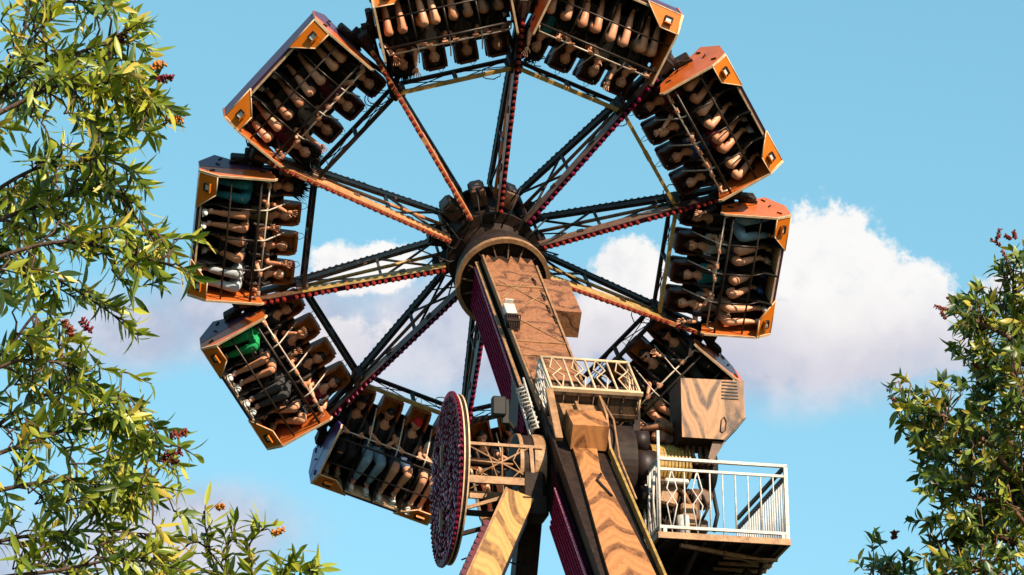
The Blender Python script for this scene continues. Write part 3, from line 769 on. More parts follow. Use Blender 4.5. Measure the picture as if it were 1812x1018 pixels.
def dress(o, *mats):
    """own materials per object on shared mesh data"""
    me = o.data
    while len(me.materials) < len(mats): me.materials.append(None)
    for i, m in enumerate(mats):
        o.material_slots[i].link = 'OBJECT'; o.material_slots[i].material = MATS[m]
def part_obj(name, me, parent, *mats):
    o = bpy.data.objects.new(name, me); col.objects.link(o); o.parent = parent
    dress(o, *mats); return o
def person(k, seat, ps, skin, shirt, sleeve, legs, legc, shoe, hair, hairc, label, extra=None):
    if k in (1, 2, 3, 4) or (k, seat) in ((5, 1), (5, 2), (0, 2), (9, 3), (6, 1), (8, 0)): ps += '_t'
    me = POSES[ps]
    o = bpy.data.objects.new('person', me['body']); col.objects.link(o)
    dress(o, 'skin_' + skin, 'eye_white', 'eye_dark', 'lips')
    rr = random.Random(k * 10 + seat)
    o.matrix_world = gmat(k) @ Matrix.Translation((SEAT_X[seat] + rr.uniform(-.012, .012), rr.uniform(-.008, .008), 0)) @ Matrix.Translation((0, .6, 0)) @ Matrix.Rotation(rr.uniform(-.06, .06), 4, 'Z') @ Matrix.Translation((0, -.6, 0)) @ Matrix.Diagonal((rr.uniform(.96, 1.0),) * 2 + (1.0, 1.0))
    tag(o, label, 'person', 'riders in the gondolas')
    part_obj('shirt', me['shirt_' + sleeve], o, 'cloth_' + shirt)
    if legs: part_obj(legs, me[legs], o, 'cloth_' + legc)
    for s in (1, -1): part_obj('shoe', me['shoe%d' % s], o, 'cloth_' + shoe, 'cloth_' + shoe)
    if hair: part_obj('hair' if hair != 'cap' else 'cap', me[hair if hair == 'cap' else 'hair_' + hair], o, ('cloth_' if hair == 'cap' else 'hair_') + hairc)
    if extra: part_obj('sunglasses', me['sunglasses'], o, 'rubber')
    return o

# gondola by gondola; seat 0 is the clockwise end (local -X)
RIDERS = [
 # k, seat, pose, skin, shirt, sleeve, legs, colour, shoes, hair, hair colour, label
 (0, 0, 'grip', 'tan', 'black', 'short', 'trousers', 'teal', 'black', 'wild', 'black', 'person in teal blue jeans with wild black hair, top seat of the leftmost gondola'),
 (0, 1, 'lift', 'tan', 'olive', 'short', 'shorts', 'black', 'white', 'short', 'dark', 'person in an olive top and white shoes, second seat down in the leftmost gondola'),
 (0, 2, 'wave', 'tan', 'black', 'short', 'shorts', 'black', 'white', 'short', 'black', 'person in black with a raised hand, third seat down in the leftmost gondola'),
 (0, 3, 'grip', 'light', 'charcoal', 'short', 'trousers', 'palegrey', 'white', 'short', 'brown', 'person in pale grey trousers, bottom seat of the leftmost gondola'),
 (1, 0, 'close', 'light', 'black', 'short', 'shorts', 'black', 'black', 'short', 'dark', 'person in black shorts, highest seat of the upper left gondola'),
 (1, 1, 'lean', 'light', 'maroon', 'long', 'shorts', 'black', 'black', 'short', 'brown', 'person in a dark red long sleeved top, second highest seat of the upper left gondola'),
 (1, 2, 'wave', 'olive', 'grey', 'short', 'shorts', 'black', 'white', 'short', 'black', 'person in a grey t-shirt with short black hair, third seat of the upper left gondola'),
 (1, 3, 'grip', 'light', 'maroon', 'short', 'shorts', 'maroon', 'white', 'wild', 'black', 'person with wild dark hair and bare knees, lowest seat of the upper left gondola'),
 (2, 0, 'lean', 'brown', 'black', 'short', 'shorts', 'charcoal', 'black', None, 'black', 'person with a shaved head, right end of the gondola left of the upright spoke'),
 (2, 1, 'grip', 'olive', 'charcoal', 'short', 'shorts', 'black', 'white', 'short', 'black', 'person in charcoal shirt seated between the shaved head rider and the rider in orange shorts'),
 (2, 2, 'close', 'light', 'grey', 'short', 'shorts', 'orange', 'black', 'long', 'dark', 'person in orange shorts with long dark hair, upside down left of the upright spoke'),
 (2, 3, 'lift', 'tan', 'black', 'short', 'shorts', 'black', 'black', 'wild', 'black', 'person with wild black hair, left end of the gondola left of the upright spoke'),
 (3, 0, 'close', 'light', 'charcoal', 'long', 'shorts', 'tan', 'black', 'short', 'dark', 'person in a charcoal sweater and tan shorts, right end of the top right gondola'),
 (3, 1, 'lift', 'light', 'grey', 'short', 'shorts', 'black', 'black', 'short', 'brown', 'person in a grey shirt, second from the right in the top right gondola'),
 (3, 2, 'grip', 'tan', 'black', 'short', 'shorts', 'charcoal', 'white', 'short', 'black', 'person in black with charcoal shorts, second from the left in the top right gondola'),
 (3, 3, 'wave', 'light', 'teal', 'short', 'shorts', 'black', 'black', 'wild', 'black', 'person with a long black flowing hair, left end of the top right gondola'),
 (4, 0, 'grip', 'light', 'black', 'short', 'shorts', 'black', 'black', 'short', 'dark', 'person in black, lowest seat of the upper right gondola'),
 (4, 1, 'close', 'tan', 'blue', 'short', 'shorts', 'maroon', 'grey', 'short', 'brown', 'person in maroon shorts and grey shoes, second lowest seat of the upper right gondola'),
 (4, 2, 'wave', 'light', 'black', 'short', 'shorts', 'charcoal', 'black', 'long', 'dark', 'person with long hair and a raised hand, third lowest seat of the upper right gondola'),
 (4, 3, 'lean', 'tan', 'maroon', 'long', 'shorts', 'black', 'black', 'short', 'dark', 'person in a dark red sweater, highest seat of the upper right gondola'),
 (5, 0, 'lift', 'light', 'grey', 'short', 'shorts', 'tan', 'white', 'short', 'brown', 'person in a grey shirt and tan shorts, bottom seat of the rightmost gondola'),
 (5, 1, 'grip', 'light', 'teal', 'short', 'shorts', 'black', 'blue', 'short', 'dark', 'person with blue shoes, third seat down in the rightmost gondola'),
 (5, 2, 'close', 'light', 'palegrey', 'short', 'shorts', 'charcoal', 'tan', 'long', 'brown', 'person with long brown hair, second seat down in the rightmost gondola'),
 (5, 3, 'wave', 'light', 'black', 'long', 'trousers', 'lightjeans', 'black', 'short', 'black', 'person in faded blue jeans, top seat of the rightmost gondola'),
 (6, 0, 'wave', 'tan', 'black', 'short', 'shorts', 'black', 'white', 'short', 'black', 'person in white shoes, lowest seat of the gondola behind the wood grained box'),
 (6, 1, 'close', 'tan', 'black', 'short', 'shorts', 'tan', 'white', 'short', 'dark', 'person in tan shorts, second from the bottom in the gondola behind the wood grained box'),
 (6, 2, 'wave', 'light', 'black', 'long', 'trousers', 'charcoal', 'black', 'long', 'dark', 'person with long hair wearing sunglasses in the gondola behind the wood grained box'),
 (6, 3, 'lean', 'light', 'charcoal', 'long', 'trousers', 'black', 'black', 'long', 'black', 'person with long black hair, highest seat of the gondola behind the wood grained box'),
 (7, 0, 'grip', 'light', 'black', 'short', 'shorts', 'charcoal', 'white', 'long', 'brown', 'person with long brown hair, left end of the lowest gondola next to the disc'),
 (7, 1, 'lean', 'light', 'black', 'short', 'shorts', 'teal', 'white', 'short', 'dark', 'person in teal shorts seen through the wire truss in the lowest gondola'),
 (7, 2, 'wave', 'light', 'red', 'short', 'trousers', 'black', 'black', 'short', 'black', 'person in a red shirt behind the boom in the lowest gondola'),
 (7, 3, 'grip', 'tan', 'grey', 'short', 'trousers', 'jeans', 'black', 'short', 'black', 'person in jeans at the right end of the lowest gondola, behind the boom'),
 (8, 0, 'close', 'tan', 'black', 'long', 'trousers', 'black', 'tan', 'long', 'black', 'person all in black with long black hair, left end seat of the lower left gondola'),
 (8, 1, 'lean', 'tan', 'black', 'short', 'trousers', 'lightjeans', 'white', 'short', 'black', 'person in light blue jeans looking down, second from the left in the lower left gondola'),
 (8, 2, 'grip', 'light', 'black', 'short', 'shorts', 'denim', 'white', 'cap', 'red', 'person in a red cap and denim shorts in the lower left gondola'),
 (8, 3, 'close', 'light', 'white', 'short', 'shorts', 'black', 'white', 'short', 'dark', 'person in black shorts right beside the maroon disc in the lower left gondola'),
 (9, 0, 'grip', 'light', 'black', 'short', 'trousers', 'green', 'white', 'short', 'black', 'person in bright green trousers, top seat of the gondola below the leftmost one'),
 (9, 1, 'lift', 'tan', 'black', 'short', 'shorts', 'black', 'white', 'short', 'dark', 'person with sunlit bare legs next to the rider in green'),
 (9, 2, 'close', 'tan', 'black', 'short', 'trousers', 'charcoal', 'white', 'short', 'black', 'person in charcoal trousers and white shoes, third seat of the gondola below the leftmost'),
 (9, 3, 'lean', 'light', 'maroon', 'short', 'shorts', 'black', 'tan', 'long', 'brown', 'person in a maroon top, bottom seat of the gondola below the leftmost one'),
]
for t in RIDERS: person(*t, extra=(t[0] == 6 and t[1] == 2))

# ------------------------------------------------------------------ boom (wheel frame: runs along -Y from the hub, over the pivot, to the counterweight)
def build_boom():
    root = empty('boom_arm', MW, 'long box girder boom with wood grained top and maroon ribbed light panels, holding the wheel', 'boom')
    mb = MB()       # slewing ring
    n = 48; rr = []
    for (r0, y0) in ((.69, -1.06), (.76, -1.06), (.76, -.96), (.69, -.96)):
        rr.append([Vector((math.cos(2 * math.pi * i / n) * r0, y0, math.sin(2 * math.pi * i / n) * r0)) for i in range(n)])
    vs = [v for q in rr for v in q]; mb.add(vs, [(a * n + i, a * n + (i + 1) % n, ((a + 1) % 4) * n + (i + 1) % n, ((a + 1) % 4) * n + i) for a in range(4) for i in range(n)])
    ring = mb.build('slewing_ring', 'steel_tan', root)
    mb = MB(); mb.tube([(0, -.98, 0), (0, -.60, 0), (0, -.1, 0)], [.70, .70, .55], 40, smooth=False)
    mb.build('turntable', 'steel_dark', root)
    mb = MB()
    for i in range(16):
        a = math.pi * 2 * i / 16; c = Vector((math.cos(a), 0, math.sin(a)))
        mb.prism([c * .66 + Vector((0, -1.0, 0)), c * .30 + Vector((0, -1.0, 0)), c * .30 + Vector((0, -1.16, 0))], Vector((math.sin(a), 0, -math.cos(a))) * .02)
    mb.build('rib', 'steel_brown', ring)
    # upper girder
    def girder(name, y0, y1, xl0, xr0, xl1, xr1, zt, zb, m):
        mb = MB()
        a = [(xl0, y0, zb), (xr0, y0, zb), (xr0, y0, zt), (xl0, y0, zt)]; b = [(xl1, y1, zb), (xr1, y1, zb), (xr1, y1, zt), (xl1, y1, zt)]
        mb.add(a + b, [(0, 1, 2, 3), (7, 6, 5, 4), (0, 4, 5, 1), (1, 5, 6, 2), (2, 6, 7, 3), (3, 7, 4, 0)])
        return mb.build(name, m, root)
    girder('upper_girder', -1.0, -7.3, -.42, .40, -.34, .36, .44, -.40, 'steel_dark')
    # wood grained top plate with a jagged end by the ring
    mb = MB(); pts = [(-.40, -1.35), (-.33, -1.12), (-.27, -1.42), (-.16, -1.25), (-.05, -1.45), (.05, -1.10), (.12, -1.4), (.2, -1.12), (.27, -1.4), (.36, -1.2), (.38, -1.5)]
    pts = [(x, y, .443) for x, y in pts] + [(.37, -5.9, .443), (-.33, -5.9, .443)]
    mb.prism(pts, (0, 0, .05)); mb.build('top_plate', 'wood_arm', root)
    mb = MB()
    for (x0, y0, x1, y1) in ((-.415, -1.2, -.36, -6.8), (.395, -1.5, .375, -6.2)):
        mb.bar((x0, y0, .47), (x1, y1, .47), .03, .10, up=(0, 0, 1))
    for y in (-2.4, -4.55, -5.05): mb.bar((-.36, y, .50), (.36, y, .50), .03, .02, up=(0, 0, 1))
    for (a, b) in (((-.35, -2.9), (.3, -1.9)), ((-.3, -2.2), (.34, -3.1)), ((-.34, -3.6), (.33, -2.6)), ((-.35, -3.5), (.35, -4.5))):
        mb.bar((a[0], a[1], .498), (b[0], b[1], .498), .022, .012, up=(0, 0, 1))
    mb.build('stiffener', 'steel_tan', root)
    for (y, x) in ((-2.0, .25), (-2.6, .3), (-3.1, .3), (-3.5, .34)): mb = MB(); mb.tube([(x, y, .5), (x + .02, y - .2, .53), (x + .01, y - .3, .5)], .012, 5); mb.build('cable', 'rubber', root)
    # maroon ribbed panel on the left side face
    def ribbed(name, poly, y0, y1, z0a, z1a, z0b, z1b, x, cap_row=True):
        mb = MB(); mb.prism([(x, y, z) for y, z in poly], (.03, 0, 0), 0)
        nr = 8
        for i in range(nr):
            f = (i + .5) / nr
            a = Vector((x - .02, y0, z0a + (z1a - z0a) * f)); b = Vector((x - .02, y1, z0b + (z1b - z0b) * f))
            mb.bar(a, b, .040, .035, up=(1, 0, 0), mi=1)
        p = mb.build(name, ['maroon_dark', 'maroon'], root)
        mb = MB(); a = Vector((x - .045, y0, z1a)); b = Vector((x - .045, y1, z1b)); mb.bar(a, b, .02, .02, up=(1, 0, 0)); n = int((b - a).length / .085)
        for i in range(n): mb.ball(a.lerp(b, (i + .5) / n), .022, 6, 4)
        mb.build('bulb_row', 'bulb_pink', p)
        return p
    ribbed('light_panel', [(-1.18, .32), (-1.16, -.40), (-6.35, -.40), (-7.5, .28)], -1.2, -6.6, -.36, .30, -.36, .26, -.47)
    mb = MB(); mb.bar((-.49, -1.15, .36), (-.47, -7.2, .34), .03, .05, up=(1, 0, 0)); mb.build('panel_trim', 'steel_tan', root)
    mb = MB(); mb.prism([(-.49, -5.2, .3), (-.49, -5.5, .0), (-.49, -5.4, -.3), (-.49, -5.9, -.38), (-.49, -6.2, -.1), (-.49, -6.0, .32)], (-.03, 0, 0)); mb.build('cover_plate', 'seat_shell', root)
    # pivot housing: drum with the boom through it
    mb = MB(); mb.tube([(-.80, PIV_Y, -.10), (-.42, PIV_Y, -.10)], [.50, .50], 44, smooth=False); hous = mb.build('pivot_drum', 'steel_dark', root)
    mb = MB()
    for x, w in ((-.80, .05), (-.60, .16)):
        rr = []
        for (r0, x0) in ((.47, x), (.52, x), (.52, x + w), (.47, x + w)):
            rr.append([Vector((x0, PIV_Y + math.cos(2 * math.pi * i / n) * r0, -.10 + math.sin(2 * math.pi * i / n) * r0)) for i in range(n)])
        mb.add([v for q in rr for v in q], [(a * n + i, a * n + (i + 1) % n, ((a + 1) % 4) * n + (i + 1) % n, ((a + 1) % 4) * n + i) for a in range(4) for i in range(n)])
    mb.build('drum_rim', 'steel_tan', hous)
    mb = MB(); mb.tube([(.40, PIV_Y, 0), (.78, PIV_Y, 0)], .62, 44, smooth=False); mb.build('pivot_drum', 'steel_dark', root)
    # lower girder with flanges
    girder('lower_girder', -7.2, -13.2, -.36, .36, -.40, .44, .40, -.36, 'steel_dark')
    mb = MB(); mb.prism([(-.10, -7.9, .404), (.24, -7.9, .404), (.16, -8.7, .404), (.20, -9.2, .404), (.33, -11.2, .404), (.40, -13.1, .404), (-.30, -13.1, .404), (-.24, -11.2, .404), (-.13, -8.8, .404)], (0, 0, .06))
    mb.build('wood_panel', 'wood_gold', root)
    mb = MB()
    mb.bar((-.36, -7.0, .46), (-.40, -13.1, .46), .03, .16, up=(0, 0, 1), mi=0); mb.bar((.40, -7.9, .46), (.46, -13.1, .46), .035, .10, up=(0, 0, 1), mi=1)
    mb.build('flange', ['steel_dark', 'steel_olive'], root)
    mb = MB(); mb.bar((.05, -9.05, .48), (.17, -9.5, .48), .025, .02, up=(0, 0, 1)); mb.bar((.05, -9.05, .48), (.14, -8.85, .48), .03, .02, up=(0, 0, 1)); mb.build('latch', 'seat_shell', root)
    ribbed('light_panel', [(-8.35, .34), (-9.1, -.26), (-9.3, -.33), (-13.1, -.34), (-13.1, .34)], -9.0, -13.1, -.3, .3, -.3, .3, -.44)
    # stepped housing on top over the pivot
    mb = MB()
    mb.prism([(-.14, -8.05, .44), (-.14, -8.0, .78), (-.14, -7.42, .74), (-.14, -7.42, .44)], (.50, 0, 0)); mb.build('step_housing', 'wood_gold', root)
    mb = MB(); mb.prism([(-.16, -7.40, .44), (-.16, -7.40, .66), (-.16, -7.05, .66), (-.16, -7.05, .44)], (.52, 0, 0))
    mb.bar((.06, -7.4, .70), (.06, -7.1, .70), .04, .06, up=(0, 0, 1)); mb.build('step_block', 'steel_tan', root)
    mb = MB(); mb.prism([(.38, -6.9, .42), (.38, -6.95, .80), (.38, -7.6, .78), (.38, -8.2, .46)], (.03, 0, 0)); mb.build('guide_plate', 'steel_tan', root)
    mb = MB(); mb.tube([(.42, -7.0, .75), (.5, -7.6, .70), (.46, -8.4, .52), (.47, -9.6, .5)], .016, 7); mb.build('hand_rail', 'steel_tan', root)
    # boxes hung on the boom
    mb = MB(); mb.prism([(.43, -1.55, .32), (.92, -1.55, .32), (.92, -1.55, -.10), (.43, -1.55, -.10)], (0, -1.28, 0)); bx = mb.build('equipment_box', 'wood_arm', root)
    mb = MB(); mb.box((-.33, -3.55, .55), (.17, .36, .12), None, 0, .01); mb.box((-.33, -3.38, .64), (.13, .03, .07)); mb.build('floodlight', 'white_paint', root)
    mb = MB(); mb.box((-.36, -3.95, .56), (.2, .25, .14), None, 0, .01)
    for i in range(7): mb.tube([(-.42 + .03 * i, -3.7, .55), (-.45 + .035 * i, -3.95, .66), (-.4 + .02 * i, -4.2, .52)], .009, 5)
    mb.build('junction_box', 'steel_dark', root)
    # counterweight at the lower end, below the picture
    mb = MB(); mb.box((0, -13.6, 0), (1.6, .9, 1.5), None, 0, .06); mb.build('counterweight', 'steel_dark', root)
    return root
build_boom()

def rail_panel(mb, o, ux, uy, W, H, posts, r=.02, deco=True, ry=1.0):
    """framed railing panel from corner o, width along ux, height along uy, with kinked ornament rods between posts"""
    o = Vector(o); ux = Vector(ux).normalized(); uy = Vector(uy).normalized()
    p = lambda a, b: o + ux * a * W + uy * b * H
    for b in (0, 1): mb.tube([p(0, b), p(1, b)], r, 6)
    for i in range(posts + 1): mb.tube([p(i / posts, 0), p(i / posts, 1)], r * (1.0 if i in (0, posts) else .8), 6)
    if deco:
        for i in range(posts):
            c = (i + .5) / posts; w = .26 / posts
            mb.tube([p(c, 1), p(c - w, .66), p(c + w, .40), p(c, 0)], r * .55, 5); mb.tube([p(c, 1), p(c + w, .66), p(c - w, .40), p(c, 0)], r * .55, 5)

def boom_platform():
    root = empty('service_platform', MW @ Matrix.Translation((0, -7.0, .45)), 'small railed service platform tilted with the boom, cream metal frame over wooden slats', 'platform')
    mb = MB()
    for i in range(6): mb.box((-.20 + .21 * i + .0, .02, .17), (.19, .035, .42))
    for i in range(2): mb.box((.35, -.01, .05 + .3 * i), (1.26, .03, .05))
    mb.build('floor', 'wood_dark', root)
    mb = MB(); rail_panel(mb, (-.28, .05, .40), (1, 0, 0), (0, 1, .02), 1.25, .98, 4, .022)
    mb.bar((-.30, -.0, .40), (1.0, -.0, .40), .05, .05)
    mb.build('railing', 'trim_cream', root)
    mb = MB(); rail_panel(mb, (-.30, .05, .0), (0, 0, 1), (0, 1, 0), .38, .98, 2, .02); mb.build('side_railing', 'white_paint', root)
    mb = MB(); rail_panel(mb, (.98, .05, .0), (0, 0, 1), (0, 1, 0), .38, .98, 2, .02); mb.build('side_railing', 'trim_cream', root)
    mb = MB()
    mb.box((.34, .55, .03), (1.2, .95, .02))
    for i in range(9): mb.bar((-.2 + .13 * i, .1, .05), (-.05 + .13 * i, 1.0, .05), .03, .02, up=(0, 0, 1))
    mb.build('mesh_guard', 'steel_brown', root)
    mb = MB()
    mb.bar((-.32, 0.0, .38), (-.30, -1.0, .10), .06, .10, up=(1, 0, 0), mi=0); mb.build('bracket', 'steel_tan', root)
    return root
boom_platform()
def ladder():
    root = MB()
    for x in (0, .20): root.tube([(x * .3 - .02, 0, x), (x * .3 - .04, -1.5, x - .05)], .018, 6)
    for i in range(9): root.tube([(-.02, -.1 - .16 * i, 0), (.04, -.14 - .16 * i, .19)], .014, 5)
    rr = random.Random(4)
    for i in range(12):
        y = -.1 - .12 * i; root.tube([(-.02, y, .02), (-.05 + rr.uniform(-.04, .04), y - .08, .1), (.02, y - .16, .18)], .014, 5)
    o = root.build('access_ladder', 'white_paint', None, MW @ Matrix.Translation((-.53, -6.0, .34)))
    tag(o, 'short white ladder fixed beside the boom under the small railed platform', 'ladder')
ladder()

# ------------------------------------------------------------------ maroon light disc and its truss (level frame)
def build_disc():
    c = MW @ Vector((-1.66, PIV_Y - .15, -.20)); root = empty('light_disc', basis(BX, BY, BZ, c), 'upright round disc covered in maroon lamps with a cream rim, seen nearly edge on', 'light disc')
    r = 1.155; n = 64
    def ring(x0, x1, r0, r1, name, m):
        mb = MB(); rr = []
        for (ra, xa) in ((r0, x0), (r1, x0), (r1, x1), (r0, x1)): rr.append([Vector((xa, math.cos(2 * math.pi * i / n) * ra, math.sin(2 * math.pi * i / n) * ra)) for i in range(n)])
        mb.add([v for q in rr for v in q], [(a * n + i, a * n + (i + 1) % n, ((a + 1) % 4) * n + (i + 1) % n, ((a + 1) % 4) * n + i) for a in range(4) for i in range(n)], 0, False)
        return mb.build(name, m, root)
    mb = MB(); mb.tube([(-.04, 0, 0), (.04, 0, 0)], r - .02, n, smooth=False); mb.build('disc_plate', 'maroon_dark', root)
    ring(-.03, -.012, r - .06, r, 'rim', 'trim_cream'); ring(.03, .05, r - .06, r, 'rim', 'trim_cream'); ring(-.01, .028, r - .06, r - .012, 'rim_band', 'steel_dark')
    mb = MB(); rr = random.Random(3)
    nr = 12
    for i in range(nr + 1):
        ra = (r - .05) * (i + .6) / (nr + .6); cnt = max(5, int(2 * math.pi * ra / .088))
        for j in range(cnt):
            a = 2 * math.pi * (j + .5 * (i % 2)) / cnt; p = Vector((-.045, math.cos(a) * ra, math.sin(a) * ra))
            if rr.random() < .04 or (ra > .25 and abs(((a * 4 / math.pi) + .5) % 1 - .5) < .035 / ra): continue
            k = 6; h = rr.uniform(.03, .06); rr_ = rr.uniform(.032, .042); tx = rr.uniform(-.03, .03); vs = []
            for q, (rq, hq) in enumerate(((rr_, 0), (rr_ * 1.1, h * .6), (rr_ * .55, h))):
                for w in range(k):
                    an = 2 * math.pi * w / k; vs.append(p + Vector((-hq, math.cos(an) * rq + tx * hq * 8, math.sin(an) * rq)))
            fs = [(w, (w + 1) % k, k + (w + 1) % k, k + w) for w in range(k)] + [(k + w, k + (w + 1) % k, 2 * k + (w + 1) % k, 2 * k + w) for w in range(k)] + [tuple(2 * k + w for w in range(k))]
            mb.add(vs, fs, 1 if rr.random() < .05 else 0, False)
    o = mb.build('lamp', ['bulb_plum', 'bulb_pink'], root); o['kind'] = 'stuff'
    mb = MB()   # cap row round the edge
    cnt = 84
    for j in range(cnt):
        a = 2 * math.pi * j / cnt; u = Vector((0, math.cos(a), math.sin(a))); mb.tube([Vector((-.06, 0, 0)) + u * (r - .03), Vector((-.075, 0, 0)) + u * (r + .035)], [.034, .022], 6, smooth=False)
    mb.build('edge_lamp_row', 'bulb_plum', root)
    mb = MB()
    for z in (.35, -.55): mb = MB(); mb.box((-.12, .1, z), (.03, .05, .32)); mb.build('wood_slat', 'steel_tan', root)
build_disc()
def build_truss():
    root = empty('disc_truss', MBASE, 'small cream lattice truss joining the maroon disc to the pivot drum', 'truss')
    mb = MB(); y0, y1 = -.42, .25; zt, zb = .12, -.38
    for y in (y0, y1):
        mb.bar((-1.55, y, zt), (-.50, y, zt), .045, .04, up=(0, 0, 1)); mb.bar((-1.55, y, zb), (-.50, y, zb), .045, .10, up=(0, 0, 1))
        mb.bar((-.66, y, zt), (-.62, y, zb), .05, .05, up=(0, 1, 0))
        mb.tube([(-1.5, y, zb), (-.66, y, zt)], .014, 5); mb.tube([(-1.5, y, zt - .04), (-.64, y, zb + .05)], .014, 5)
        mb.tube([(-1.5, y, -.12), (-.9, y, -.14)], .016, 5); mb.tube([(-1.05, y, zt), (-1.05, y, zb)], .014, 5); mb.tube([(-1.3, y, zt), (-1.2, y, -.1), (-1.1, y, zb)], .012, 5)
        mb.tube([(-.8, y, zt), (-.9, y, -.08), (-.8, y, -.22), (-.95, y, zb)], .012, 5)
    for x in (-1.5, -.62): mb.bar((x, y0, zt), (x, y1, zt), .04, .04, up=(0, 0, 1)); mb.bar((x, y0, zb), (x, y1, zb), .04, .06, up=(0, 0, 1))
    mb.bar((-1.6, -.3, -.78), (-.55, -.35, -.42), .045, .045, up=(0, 1, 0))
    mb.build('lattice', 'steel_tan', root)
    mb = MB(); mb.bar((-1.6, .1, -1.02), (-.7, .0, -.75), .05, .08, up=(0, 1, 0)); mb.bar((-1.6, .1, -.68), (-.7, .1, -.7), .05, .12, up=(0, 1, 0)); mb.build('strut', 'steel_dark', root); mb = MB(); mb.tube([(-1.6, 0, 0), (-.5, 0, 0)], .06, 12); mb.build('shaft', 'steel_dark', root)
    mb = MB(); mb.tube([(-1.5, .1, -1.35), (-1.2, 0, -1.25), (-.9, -.1, -1.4), (-.6, 0, -1.45)], .012, 5); mb.build('cable', 'rubber', root)
build_truss()

# ------------------------------------------------------------------ support legs (level frame at the pivot; ground is PIV.z below)
def leg(topx, topy, dx, dy, w, d, label, wood_front, bulbs, ztop=-.55):
    H = PIV.z - .13
    root = empty('support_leg', MBASE, label, 'support leg', 'legs of the ride tower')
    a = Vector((topx, topy, ztop)); t = Vector((dx, dy, -1.0)).normalized(); L = (H + ztop) / (-t.z); b = a + t * L
    X = Vector((1, 0, 0)); u = (X - t * X.dot(t)).normalized(); v = u.cross(t).normalized()
    if v.y > 0: v = -v      # v points to the camera
    def quad(mb, off, w0, w1, th, mi=0, t0=0.0):
        p = [a + t * (L * t0) - u * w0 / 2 + v * off, a + t * (L * t0) + u * w0 / 2 + v * off, b + u * w1 / 2 + v * off, b - u * w1 / 2 + v * off]
        mb.prism(p, -v * th, mi)
    mb = MB(); quad(mb, d / 2, w, w * 1.35, d); mb.build('leg_beam', 'steel_dark', root)
    if wood_front:
        mb = MB(); quad(mb, d / 2 + .012, w * .94, w * 1.3, .010); mb.build('wood_panel', 'wood_leg', root)
        mb = MB(); p = a - u * (w / 2 + .005) + v * (d / 2); q = b - u * (w * .675) + v * (d / 2); mb.bar(p, q, .03, .05, up=v); mb.build('edge_trim', 'steel_tan', root)
    if bulbs:
        mb = MB(); p = a - u * (w / 2 + .05) + v * (d / 2 - .05) + t * .7; n = int(L / .115)
        for i in range(min(n, 110)):
            c = p + (b - a).normalized() * .115 * i - u * (.0 + .175 * w * i * .115 / L)
            mb.tube([c + v * .06, c - u * .02 - v * .10], [.06, .05], 7, smooth=False)
        mb.build('lamp_row', 'lamp_maroon', root)
    mb = MB(); mb.box(b + Vector((0, 0, .02)), (w * 2.2, w * 2.2, .08), None, 0, .02); mb.build('base_plate', 'steel_dark', root)
    return root
leg(-.80, -.30, -.445, -.42, .40, .34, 'golden wood grained tower leg slanting down left, edged with maroon lamps', True, True, -.62)
leg(-.52, .35, -.02, .42, .30, .34, 'plain dark tower leg directly right of the golden one, leaning backwards', False, False, -.60)
leg(.95, .55, .02, .42, .34, .34, 'dark tower leg under the white railed platform, leaning backwards', False, False, -.45)
leg(1.12, .25, .16, -.42, .40, .30, 'dark tower leg under the white railed platform, leaning towards the viewer', False, False, -1.30)

